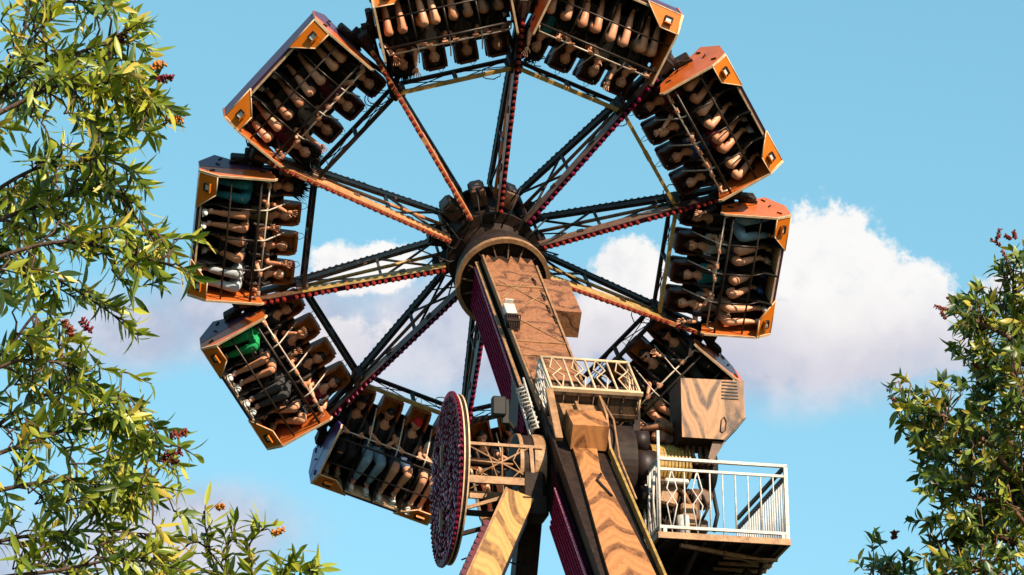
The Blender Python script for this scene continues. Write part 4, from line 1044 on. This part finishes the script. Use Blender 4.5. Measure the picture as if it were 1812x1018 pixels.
def build_tower():
    root = empty('tower_head', MBASE, 'dark machinery head on the tower with ribbed yellow motor and pipes behind the white railing', 'machinery')
    mb = MB(); mb.box((-.62, .0, -.48), (.34, .9, .56), None, 0, .05); mb.box((-.62, -.3, -.72), (.40, .4, .30), None, 0, .04); mb.build('bearing_block', 'steel_dark', root)
    mb = MB(); mb.box((.95, .35, -.1), (.30, .9, 1.1), None, 0, .04); mb.box((.98, .3, .55), (.10, .12, 1.0)); mb.box((1.22, .25, .52), (.34, .3, .5), None, 0, .03); mb.build('bearing_block', 'steel_dark', root)
    mb = MB(); mb.tube([(.80, -.15, .02), (1.12, -.15, .02)], [.27, .24], 20); mb.tube([(.80, -.25, .36), (1.0, -.25, .36)], .15, 14); mb.tube([(.86, -.3, -.45), (1.10, -.3, -.45)], .16, 14); mb.build('gear_motor', 'seat_shell', root)
    mb = MB(); mb.tube([(1.08, .05, .12), (1.18, .05, .12), (1.62, .05, .12), (1.66, .05, .12)], [.30, .30, .28, .2], 24, smooth=False)
    for i in range(8): mb.tube([(1.24 + i * .05, .05, .12), (1.262 + i * .05, .05, .12)], .305, 24, smooth=False)
    mb.build('ribbed_motor', 'steel_olive', root)
    mb = MB(); mb.tube([(1.86, .12, .12), (2.02, .12, .12)], .27, 24); mb.tube([(1.66, .12, .12), (1.9, .12, .12)], .12, 12); mb.tube([(2.0, .12, -.1), (2.06, .1, -.5), (2.0, .1, -.75)], .03, 7); mb.build('brake_disc', 'rubber', root)
    mb = MB(); mb.box((1.32, .15, .62), (.32, .35, .34), Matrix.Rotation(.3, 3, 'Y'), 0, .03); mb.tube([(1.0, .0, .62), (1.25, -.05, .68), (1.42, -.05, .60)], .045, 8); mb.build('guide_arm', 'wood_arm', root)
    mb = MB(); mb.prism([(1.95, -.1, .30), (2.1, -.1, .42), (1.86, -.1, .05), (1.76, -.1, .12)], (0, .06, 0)); mb.tube([(1.72, 0, -.2), (1.72, 0, -.95)], .06, 10); mb.box((1.80, .1, -.72), (.18, .3, .20), None, 0, .03)
    mb.box((1.85, .1, -.30), (.22, .3, .22), Matrix.Rotation(.4, 3, 'Y'), 0, .04); mb.build('hydraulic_pump', 'steel_brown', root)
    mb = MB(); mb.box((1.30, -.12, -.35), (.26, .2, .30), Matrix.Rotation(.2, 3, 'Y'), 0, .03); mb.box((1.58, -.1, -.62), (.22, .2, .34), None, 0, .03); mb.tube([(1.2, -.15, -.15), (1.5, -.2, -.3), (1.62, -.15, -.5)], .035, 7); mb.box((1.4, -.05, -.08), (.4, .1, .06), Matrix.Rotation(.15, 3, 'Y')); mb.build('valve_block', 'steel_tan', root)
    mb = MB(); rr = random.Random(8)
    for i in range(9):
        x = 1.15 + i * .08; mb.tube([(x, .0, -.2), (x + rr.uniform(-.1, .1), -.12, -.5 + rr.uniform(-.1, .1)), (x + rr.uniform(-.1, .1), -.05, -.8), (x + rr.uniform(-.1, .2), 0, -1.02)], .022, 6)
    mb.box((1.45, .25, -.55), (.7, .3, .8), None, 0, .03); mb.build('hose_bundle', 'steel_dark', root)
    mb = MB(); mb.tube([(1.45, -.35, -.98), (1.45, -.35, -.70)], [.10, .085], 12); mb.build('pale_bucket', 'white_paint', root); mb = MB(); mb.box((1.38, -.3, -.20), (.34, .12, .07), None, 0, .02); mb.build('pale_tray', 'white_paint', root)
build_tower()

def build_box():
    root = empty('control_cabinet', MBASE @ Matrix.Translation((1.42, -.5, .37)), 'large wood grained cabinet with a cut lower corner, above the white railed platform', 'cabinet')
    mb = MB(); mb.prism([(0, 0, 0), (.58, 0, .0), (.90, 0, .34), (.90, 0, .88), (0, 0, .86)], (0, .62, 0)); mb.build('cabinet_body', 'steel_dark', root)
    mb = MB(); mb.prism([(.003, -.016, .003), (.578, -.016, .003), (.897, -.016, .342), (.897, -.016, .876), (.003, -.016, .856)], (0, .015, 0)); fr = mb.build('wood_front', 'wood_box', root)
    mb = MB(); mb.prism([(.582, -.016, .0), (.904, -.016, .34), (.92, -.016, .34), (.598, -.016, -.01)], (0, .62, 0)); mb.build('corner_plate', 'wood_dark', root)
    mb = MB()
    for i in range(6): mb.box((.69, -.022, .60 + .048 * i), (.24 - .006 * i, .012, .014))
    mb.build('vent_slat', 'seat_shell', fr)
    mb = MB(); mb.tube([(.54, -.022, .12 + .0), (.56, -.024, .28), (.60, -.024, .33), (.63, -.024, .26), (.61, -.022, .14), (.57, -.022, .10), (.54, -.022, .12)], .009, 5); mb.build('handle', 'seat_shell', fr)
    mb = MB()
    for i in range(5): mb.tube([(.15 + .09 * i, .3, 0), (.13 + .1 * i, .3, -.14), (.2 + .08 * i, .3, -.28)], .03, 6)
    mb.prism([(.45, .05, -.01), (.62, .05, -.01), (.44, .05, -.30), (.38, .05, -.25)], (0, .08, 0)); mb.build('mount', 'steel_brown', root)
build_box()

def big_platform():
    x0, x1, ya, yb, zf = .985, 2.74, -.90, 1.5, -1.18
    root = empty('railed_platform', MBASE, 'white railed maintenance platform with steel underside at the right of the tower', 'platform')
    mb = MB(); mb.box(((x0 + x1) / 2, (ya + yb) / 2, zf + .03), (x1 - x0, yb - ya, .03))
    for i in range(7): mb.box((x0 + .1 + i * .26, (ya + yb) / 2, zf - .02), (.05, yb - ya - .04, .06))
    mb.build('floor', 'steel_dark', root)
    mb = MB()
    mb.box(((x0 + x1) / 2, ya - .02, zf + .02), (x1 - x0 + .06, .04, .085)); mb.box((x0 - .02, (ya + yb) / 2, zf + .02), (.04, yb - ya, .08)); mb.box((x1 + .02, (ya + yb) / 2, zf + .02), (.04, yb - ya, .08))
    mb.bar((x0 + .3, ya + .1, zf - .07), (x1 - .1, ya + .6, zf - .07), .05, .05, up=(0, 0, 1)); mb.bar((x1 - .8, ya + .3, zf - .07), (x1, ya + .9, zf - .07), .04, .04, up=(0, 0, 1))
    for i in range(5): mb.bar((x1 - .75, ya + .5 + .28 * i, zf - .08), (x1 + .0, ya + .5 + .28 * i, zf - .08), .07, .03, up=(0, 0, 1))
    mb.build('edge_beam', 'steel_tan', root)
    mb = MB()   # front railing
    zt = -.09
    mb.tube([(x0, ya, .30), (x0, ya, zf)], .022, 8)
    mb.bar((x0, ya, zt), (x1 + .02, ya, zt), .05, .04, up=(0, 0, 1)); mb.bar((x0, ya, -.235), (x1, ya, -.235), .035, .035, up=(0, 0, 1)); mb.bar((x0, ya, -1.04), (x1 + .02, ya, -1.04), .045, .04, up=(0, 0, 1))
    mb.bar((x1, ya, zt), (x1, ya, zf), .05, .05, up=(0, 1, 0)); mb.box((x0 + .07, ya, -1.10), (.05, .04, .1)); mb.box((x1 - .06, ya, -1.10), (.05, .04, .1))
    n = 5
    for i in range(1, 2 * n):
        x = x0 + (x1 - x0) * i / (2 * n)
        if i % 2 == 0: mb.tube([(x, ya, -.235), (x, ya, -1.04)], .011, 6)
        else:
            w = .07 if i < 5 else .0
            mb.tube([(x, ya, -.235), (x + w, ya, -.50), (x - w, ya, -.72), (x, ya, -1.13)], .010, 5)
            if i < 5: mb.tube([(x, ya, -.235), (x - w, ya, -.50), (x + w, ya, -.72), (x, ya, -1.04)], .011, 5)
    mb.build('front_railing', 'white_paint', root)
    mb = MB()
    for z in (zt, -.235, -1.04): mb.bar((x1, ya + .05, z), (x1, yb, z), .04, .05, up=(0, 0, 1), mi=1 if z > -.5 else 0)
    for i in range(22): y = ya + .12 + i * .11; mb.tube([(x1, y, -.24), (x1, y, -1.04)], .013, 6)
    mb.build('side_railing', ['rail_grey', 'bar_dark'], root)
    mb = MB()
    for z in (zt, -1.04): mb.bar((x0, ya + .05, z), (x0, ya + .9, z), .04, .04, up=(0, 0, 1))
    for i in range(7): y = ya + .10 + i * .12; mb.tube([(x0, y, zt), (x0 - .03 * (i % 2), y, -.6), (x0, y, -1.04)], .018, 6)
    mb.build('side_railing', 'white_paint', root)
    mb = MB()   # struts under the floor
    mb.bar((x0 + .1, .3, zf - .1), (x0 + .25, .8, -2.4), .08, .10, up=(1, 0, 0)); mb.bar((x0 + .55, ya + .2, zf - .1), (x0 + .15, .9, -2.6), .04, .05, up=(1, 0, 0))
    mb.bar((x1 - .25, ya + 1.0, zf - .1), (x0 + .3, .8, -3.0), .10, .12, up=(1, 0, 0)); mb.tube([(x1 - .15, ya + .7, zf - .05), (x1 - .5, ya + 1.1, -2.6)], .03, 7)
    mb.box((x0 + .75, .6, zf - .35), (1.3, .8, .45), None, 0, .04); mb.box((x0 + .4, .4, zf - .7), (.8, .5, .5), None, 0, .04)
    mb.tube([(x0 + .3, .0, zf - .3), (x0 + 1.1, .0, zf - .42)], .12, 12); mb.tube([(x0 + .2, -.1, zf - .5), (x0 + .9, .1, zf - .55)], .06, 8)
    mb.build('under_frame', 'steel_dark', root)
big_platform()

def side_lamp():
    root = empty('floodlight', MBASE @ Matrix.Translation((-.92, .5, 1.0)), 'small black floodlight behind the boom, above the wire truss', 'floodlight')
    mb = MB(); mb.box((0, 0, 0), (.20, .14, .28), None, 0, .02); mb.box((.10, .03, -.06), (.10, .08, .36), None, 0, .01); mb.build('lamp_housing', 'rubber', root)
    mb = MB(); mb.tube([(.08, .05, -.1), (.25, .1, -.3), (.55, .15, -.5)], .03, 7); mb.build('lamp_arm', 'steel_dark', root)
side_lamp()

# ------------------------------------------------------------------ trees
def leaf_material(name, cols, trans=0.35):
    m = bpy.data.materials.new(name); m.use_nodes = True; g = G(m.node_tree); p = m.node_tree.nodes['Principled BSDF']
    at_ = g.n('ShaderNodeAttribute'); at_.attribute_name = 'tint'
    cr = g.n('ShaderNodeValToRGB'); g.l(at_.outputs['Fac'], cr.inputs[0])
    while len(cr.color_ramp.elements) < len(cols): cr.color_ramp.elements.new(0.5)
    for i, (pos, c) in enumerate(cols): e = cr.color_ramp.elements[i]; e.position = pos; e.color = tuple(x * .80 for x in c) + (1,)
    g.l(cr.outputs[0], p.inputs['Base Color']); p.inputs['Roughness'].default_value = 0.42
    tr = g.n('ShaderNodeBsdfTranslucent'); hs = g.mix(1.0, cr.outputs[0], (1.0, 0.95, 0.35, 1), 'MULTIPLY'); g.l(hs, tr.inputs[0])
    mx = g.n('ShaderNodeMixShader'); mx.inputs[0].default_value = trans
    out = m.node_tree.nodes['Material Output']
    g.l(p.outputs[0], mx.inputs[1]); g.l(tr.outputs[0], mx.inputs[2]); g.l(mx.outputs[0], out.inputs[0])
    MATS[name] = m
leaf_material('leaf_left', [(0, (0.018, 0.045, 0.010)), (.35, (0.085, 0.145, 0.018)), (.62, (0.28, 0.34, 0.030)), (.9, (0.50, 0.50, 0.05)), (1, (0.62, 0.46, 0.08))])
leaf_material('leaf_right', [(0, (0.018, 0.042, 0.010)), (.40, (0.060, 0.11, 0.018)), (.72, (0.22, 0.28, 0.028)), (1, (0.46, 0.36, 0.05))], 0.25)
mat('bark', (0.10, 0.06, 0.04), 0.85, 0, 0.35, 12, 0.5, 50); mat('twig', (0.16, 0.085, 0.05), 0.7, 0, 0.3, 20, .2)
mat('blossom_red', (0.16, 0.012, 0.02), 0.6, 0, 0.4, 60); mat('blossom_orange', (0.55, 0.20, 0.03), 0.6, 0, 0.3, 60); mat('shoot_red', (0.20, 0.035, 0.02), 0.5, 0, 0.3, 40)

class Foliage:
    def __init__(s, seed, leaf_len, leaf_w): s.mb = MB(); s.tint = []; s.rr = random.Random(seed); s.L = leaf_len; s.W = leaf_w; s.tw = MB(); s.bl = MB()
    def leaf(s, p, d, n, L=None, w=None, tint=None):
        rr = s.rr; L = L or s.L * (rr.uniform(.4, 1.0) if rr.random() < .35 else rr.uniform(.85, 1.3)); w = (w or s.W) * rr.uniform(.75, 1.2) * (L / s.L) ** .5
        d = d.normalized(); sd = d.cross(n)
        if sd.length < 1e-3: sd = d.orthogonal()
        sd.normalize(); n = sd.cross(d).normalized(); bend = rr.uniform(-.18, .40) * L; tw = rr.uniform(-.25, .25)
        vs = []; prof = [(0, .04), (.14, .52), (.36, 1.0), (.62, .88), (.84, .45), (1.0, 0.0)]
        for i, (f, k) in enumerate(prof):
            c = p + d * (L * f) - n * (bend * f * f); s2 = (sd + n * tw * f).normalized()
            vs += [c - s2 * (w / 2 * k) + n * (w * .16 * k), c, c + s2 * (w / 2 * k) + n * (w * .16 * k)]
        fs = []
        for i in range(5):
            a = i * 3; fs += [(a, a + 1, a + 4, a + 3), (a + 1, a + 2, a + 5, a + 4)]
        s.mb.add(vs, fs, 0, True); t = rr.random() if tint is None else tint
        s.tint += [t] * len(vs)
    def spray(s, base, d, length, nleaf, spread=1.0, tint0=.45, tipred=False):
        rr = s.rr; d = d.normalized(); pts = [base]; cur = d.copy(); nseg = 5
        for i in range(nseg):
            cur = (cur + Vector((rr.uniform(-.22, .22), rr.uniform(-.22, .22), rr.uniform(-.24, .12)))).normalized(); pts.append(pts[-1] + cur * length / nseg)
        s.tw.tube(pts, [.0035 * s.L / .075 * (1 - .12 * i) for i in range(len(pts))], 4)
        g = rr.uniform(0, 6.28)
        for i in range(nleaf):
            f = .12 + .88 * (i + rr.random() * .4) / nleaf; f = min(f, .999) * nseg; j = int(f); p = pts[j].lerp(pts[j + 1], f - j)
            t = (pts[j + 1] - pts[j]).normalized(); a = g + i * 2.4; o = t.orthogonal().normalized(); q = t.cross(o)
            out = (o * math.cos(a) + q * math.sin(a)); dirn = (t * rr.uniform(.35, 1.0) + out * rr.uniform(.5, .95) * spread + Vector((0, 0, rr.uniform(-.35, .15)))).normalized()
            s.leaf(p, dirn, (t - dirn * t.dot(dirn)) + Vector((0, 0, .3)), tint=max(0, min(1, rr.gauss(tint0, .24))))
        return pts[-1], cur
    def brush(s, p, d, L=.06, r=.014, mi=0):
        rr = s.rr; d = d.normalized(); o = d.orthogonal().normalized(); q = d.cross(o)
        for i in range(38):
            a = rr.uniform(0, 6.28); f = rr.random(); c = p + d * L * f; out = (o * math.cos(a) + q * math.sin(a))
            s.bl.tube([c, c + (out + d * .35) * r * rr.uniform(.7, 1.3)], [.0028, .0034], 4, mi)
        s.bl.tube([p, p + d * L], [.004, .002], 5, mi)
    def finish(s, root, leafm, extra=('blossom_red', 'blossom_orange', 'shoot_red'), limbs=None):
        if limbs: limbs.add(s.tw.v, s.tw.f, 0, True); s.tw = MB()
        me = bpy.data.meshes.new('foliage'); me.from_pydata(s.mb.v, [], s.mb.f); me.polygons.foreach_set('use_smooth', s.mb.sm)
        at_ = me.attributes.new('tint', 'FLOAT', 'POINT'); at_.data.foreach_set('value', s.tint)
        me.materials.append(MATS[leafm]); o = bpy.data.objects.new('crown', me); col.objects.link(o); o.parent = root; o.matrix_parent_inverse = root.matrix_world.inverted()
        for m_, nm, mats in ((s.tw, 'twigs', ['twig']), (s.bl, 'blossom', list(extra))):
            if m_.v:
                q = m_.build(nm, mats, root); q.matrix_parent_inverse = root.matrix_world.inverted()

def curve_pts(ps, n=24):
    """Catmull-Rom through ps"""
    out = []; ps = [Vector(p) for p in ps]; P_ = [ps[0] * 2 - ps[1]] + ps + [ps[-1] * 2 - ps[-2]]
    for i in range(1, len(P_) - 2):
        for k in range(n // (len(ps) - 1) + 1):
            t = k / (n // (len(ps) - 1) + 1); a, b, c, d = P_[i - 1:i + 3]
            out.append(.5 * ((2 * b) + (c - a) * t + (2 * a - 5 * b + 4 * c - d) * t * t + (3 * b - a - 3 * c + d) * t ** 3))
    return out + [ps[-1]]

def left_tree():
    trunk0 = Vector((-2.6, 8.2, 0)); root = empty('bottlebrush_tree', Matrix.Translation(trunk0), 'leafy tree filling the left edge, long yellow green leaves and dark red flower spikes', 'tree', 'trees framing the ride')
    fo = Foliage(11, .075, .0182); limbs = MB(); rr = fo.rr
    D = 9.2
    top = at(-330, 560, D)
    trunk = curve_pts([trunk0, trunk0 + Vector((.1, .1, 1.6)), trunk0.lerp(top, .6) + Vector((-.1, 0, .2)), at(-300, 900, D), at(-240, 560, D), at(-200, 200, D), at(-180, -150, D)], 30)
    tb = MB(); tb.tube(trunk, [.16 - .14 * (i / (len(trunk) - 1)) for i in range(len(trunk))], 12); q = tb.build('trunk', 'bark', root); q.matrix_parent_inverse = root.matrix_world.inverted()
    # limbs as pixel way-points with their own distances, regions of spray tips
    L = [ # (points, reach, number of sprays, spray dir bias)
        ([(-240, 560), (-120, 330), (20, 120), (110, 10), (190, -60)], 9.4, 34),
        ([(-220, 420), (-60, 230), (60, 120), (150, 90), (215, 60)], 9.0, 40),
        ([(-200, 300), (0, 200), (110, 150), (200, 160), (262, 175)], 8.8, 40),
        ([(-240, 560), (-60, 380), (60, 300), (150, 290), (180, 240)], 9.6, 36),
        ([(-240, 560), (-60, 420), (80, 360), (190, 330), (265, 420)], 9.0, 42),
        ([(-240, 580), (-60, 480), (90, 430), (200, 440), (300, 470)], 8.7, 30),
        ([(-240, 620), (-80, 500), (30, 470), (110, 500), (205, 560)], 9.2, 18),
        ([(-280, 860), (-120, 760), (0, 650), (90, 640), (130, 655)], 9.0, 26),
        ([(-280, 880), (-80, 800), (60, 710), (150, 680), (235, 745)], 9.3, 36),
        ([(-290, 900), (-80, 830), (90, 770), (190, 740), (285, 790)], 8.8, 36),
        ([(-300, 930), (-60, 880), (100, 850), (190, 860), (270, 860)], 9.1, 36),
        ([(-320, 1060), (-80, 980), (40, 950), (150, 940), (265, 945)], 9.5, 34),
        ([(-320, 1100), (-40, 1030), (100, 1010), (210, 990), (290, 1000)], 8.9, 24),
        ([(-300, 800), (-80, 680), (10, 620), (60, 560), (70, 600)], 9.6, 14),
        ([(-300, 700), (-120, 560), (-20, 440), (40, 380), (70, 330)], 9.9, 26),
        ([(-300, 500), (-120, 300), (-20, 180), (40, 60), (60, -30)], 9.9, 30),
    ]
    for pts, dist, ns in L:
        ns = int(ns * .98)
        c = curve_pts([at(x, y, dist + .0 * i) for i, (x, y) in enumerate(pts)], 20)
        limbs.tube(c, [.010 - .0075 * (i / (len(c) - 1)) for i in range(len(c))], 7)
        for i in range(ns):
            f = (.34 + .66 * (i + rr.random()) / ns) * (len(c) - 1); j = min(int(f), len(c) - 2); p = c[j].lerp(c[j + 1], f - j)
            t = (c[j + 1] - c[j]).normalized()
            if rr.random() < .6:    # a side twig carries the spray away from the limb
                q_ = p + UP * rr.uniform(-.14, .12) + RT * rr.uniform(-.05, .07) + FW * rr.uniform(-.12, .12)
                limbs.tube([p, p.lerp(q_, .5) + t * .02, q_], [.0045, .0035, .0028], 4); p = q_
            d = (t * rr.uniform(.2, 1.0) + RT * rr.uniform(-.55, .6) + UP * rr.uniform(-.85, .6) + FW * rr.uniform(-.6, .6)).normalized()
            e, ed = fo.spray(p, d, rr.uniform(.06, .13), rr.randint(7, 12), tint0=rr.uniform(.40, .80))
        fo.spray(c[-1], c[-1] - c[-2], .10, 10, tint0=.7)
    for x, y, dist, mi, dx, dy in ((207, 78, 9.0, 0, .6, .8), (275, 140, 8.8, 0, 1, .05), (292, 213, 8.8, 1, 1, .05), (263, 122, 8.8, 1, .8, .3), (208, 118, 8.8, 1, .3, -.8), (205, 138, 8.8, 1, .5, -.5),
                             (285, 812, 8.8, 0, .8, -.2), (290, 806, 8.8, 0, .9, .2), (163, 590, 9.0, 0, -.6, .8), (300, 772, 8.8, 2, 1, .2), (130, 595, 9.0, 2, -.5, .9)):
        fo.brush(at(x, y, dist), RT * dx + UP * dy, .055, .013, mi)
    fo.finish(root, 'leaf_left', limbs=limbs)
    q = limbs.build('branches', 'bark', root); q.matrix_parent_inverse = root.matrix_world.inverted()
left_tree()

def low_shoots():
    base = Vector((-.45, 9.3, 0)); root = empty('young_bottlebrush', Matrix.Translation(base), 'separate leafy shoots rising at the bottom edge between the left tree and the gondolas', 'shrub')
    fo = Foliage(23, .078, .020); rr = fo.rr; D = 9.8
    st = MB()
    stem = curve_pts([base, base + Vector((-.05, 0, 1.8)), at(455, 1500, D), at(440, 1120, D)], 20); st.tube(stem, [.03 - .022 * i / (len(stem) - 1) for i in range(len(stem))], 8)
    br = [[(440, 1120), (400, 1040), (372, 980), (360, 905)], [(440, 1120), (420, 1050), (352, 960), (300, 1000)], [(440, 1120), (450, 1040), (440, 970), (470, 930)], [(440, 1120), (480, 1050), (510, 1010), (560, 1012)],
          [(440, 1120), (410, 1050), (400, 985), (415, 935)], [(440, 1120), (500, 1060), (500, 1030), (520, 990)]]
    for b in br:
        c = curve_pts([at(x, y, D + rr.uniform(-.05, .05)) for x, y in b], 15); st.tube(c, [.006 - .004 * i / (len(c) - 1) for i in range(len(c))], 6)
        for i in range(9):
            f = (.30 + .70 * (i + rr.random()) / 9) * (len(c) - 1); j = min(int(f), len(c) - 2); p = c[j].lerp(c[j + 1], f - j)
            fo.spray(p, (c[j + 1] - c[j]).normalized() + RT * rr.uniform(-.7, .7) + UP * rr.uniform(-.1, .7), rr.uniform(.03, .07), rr.randint(4, 7), tint0=.62)
    for x, y in ((488, 943), (382, 900), (480, 945)): fo.brush(at(x, y, D), RT * .8 + UP * .3, .03, .012, 1)
    fo.finish(root, 'leaf_left', limbs=st)
    q = st.build('stem', 'bark', root); q.matrix_parent_inverse = root.matrix_world.inverted()
low_shoots()

def right_tree():
    D = 13.0; base = Vector((2.95, 11.6, 0)); root = empty('bottlebrush_tree', Matrix.Translation(base), 'darker tree at the right edge with small leaves and rust red young shoots', 'tree', 'trees framing the ride')
    fo = Foliage(37, .064, .0235); rr = fo.rr; st = MB()
    trunk = curve_pts([base, base + Vector((-.05, 0, 2)), at(1900, 1500, D), at(1860, 1050, D), at(1850, 700, D), at(1840, 470, D)], 30); tb = MB(); tb.tube(trunk, [.13 - .115 * (i / (len(trunk) - 1)) for i in range(len(trunk))], 10)
    q = tb.build('trunk', 'bark', root); q.matrix_parent_inverse = root.matrix_world.inverted()
    L = [([(1860, 800), (1840, 640), (1800, 520), (1780, 455)], 30, 1), ([(1860, 800), (1850, 640), (1830, 560), (1800, 620)], 26, 1), ([(1860, 860), (1800, 700), (1750, 610), (1715, 560)], 34, 1), ([(1860, 700), (1830, 620), (1800, 560), (1770, 560)], 20, 1),
         ([(1865, 950), (1800, 800), (1740, 720), (1730, 660)], 46, 1), ([(1865, 950), (1760, 800), (1680, 740), (1600, 725)], 56, 1), ([(1865, 980), (1780, 860), (1700, 800), (1625, 780)], 50, 1),
         ([(1865, 1000), (1790, 900), (1720, 880), (1650, 860)], 46, 0), ([(1865, 1050), (1800, 960), (1720, 950), (1645, 960)], 50, 0), ([(1865, 1080), (1800, 1030), (1730, 1010), (1660, 1020)], 44, 0),
         ([(1860, 700), (1800, 610), (1740, 575), (1692, 552)], 20, 0), ([(1860, 760), (1850, 720), (1820, 690), (1790, 660)], 26, 0), ([(1865, 900), (1850, 840), (1830, 800), (1790, 790)], 30, 0), ([(1865, 1000), (1850, 940), (1830, 900), (1790, 890)], 30, 0),
         ([(1865, 1150), (1700, 1120), (1610, 1060), (1570, 985)], 26, 0), ([(1865, 1150), (1660, 1120), (1570, 1080), (1540, 1000)], 18, 0)]
    for pts, ns, red in L:
        ns = int(ns * 1.25)
        d0 = rr.uniform(-.5, .5) if pts[-1][0] != 1692 else -.1
        c = curve_pts([at(x, y, D + d0 * (i > 0)) for i, (x, y) in enumerate(pts)], 18)
        st.tube(c, [.017 - .013 * (i / (len(c) - 1)) for i in range(len(c))], 6)
        for i in range(ns):
            f = (.30 + .70 * (i + rr.random()) / ns) * (len(c) - 1); j = min(int(f), len(c) - 2); p = c[j].lerp(c[j + 1], f - j); q_ = p + FW * rr.uniform(-.15, .15) + UP * rr.uniform(-.13, .13) + RT * rr.uniform(-.06, .08); st.tube([p, q_], [.004, .003], 4); p = q_
            t = (c[j + 1] - c[j]).normalized(); fo.spray(p, t * rr.uniform(.2, .9) + RT * rr.uniform(-.8, .8) + UP * rr.uniform(-.9, .9) + FW * rr.uniform(-.8, .8), rr.uniform(.04, .09), rr.randint(7, 11), tint0=rr.uniform(.30, .75))
        if red:
            for i in range(1):
                tip = c[-1] + RT * rr.uniform(-.03, .03) + UP * rr.uniform(-.03, .03)
                fo.brush(tip, RT * rr.uniform(-1, .2) + UP * rr.uniform(.1, .9), rr.uniform(.03, .055), .009, 2)
    for x, y, mi in ((1735, 660, 2), (1770, 430, 2), (1795, 425, 2), (1690, 548, 2), (1680, 556, 2), (1580, 715, 2), (1580, 955, 2)):
        for i in range(2): fo.brush(at(x + rr.uniform(-8, 8), y + rr.uniform(-8, 8), D - .1), RT * rr.uniform(-.9, .4) + UP * rr.uniform(.2, 1), rr.uniform(.03, .06), .010, mi)
    fo.finish(root, 'leaf_right', limbs=st)
    q = st.build('branches', 'twig', root); q.matrix_parent_inverse = root.matrix_world.inverted()
right_tree()
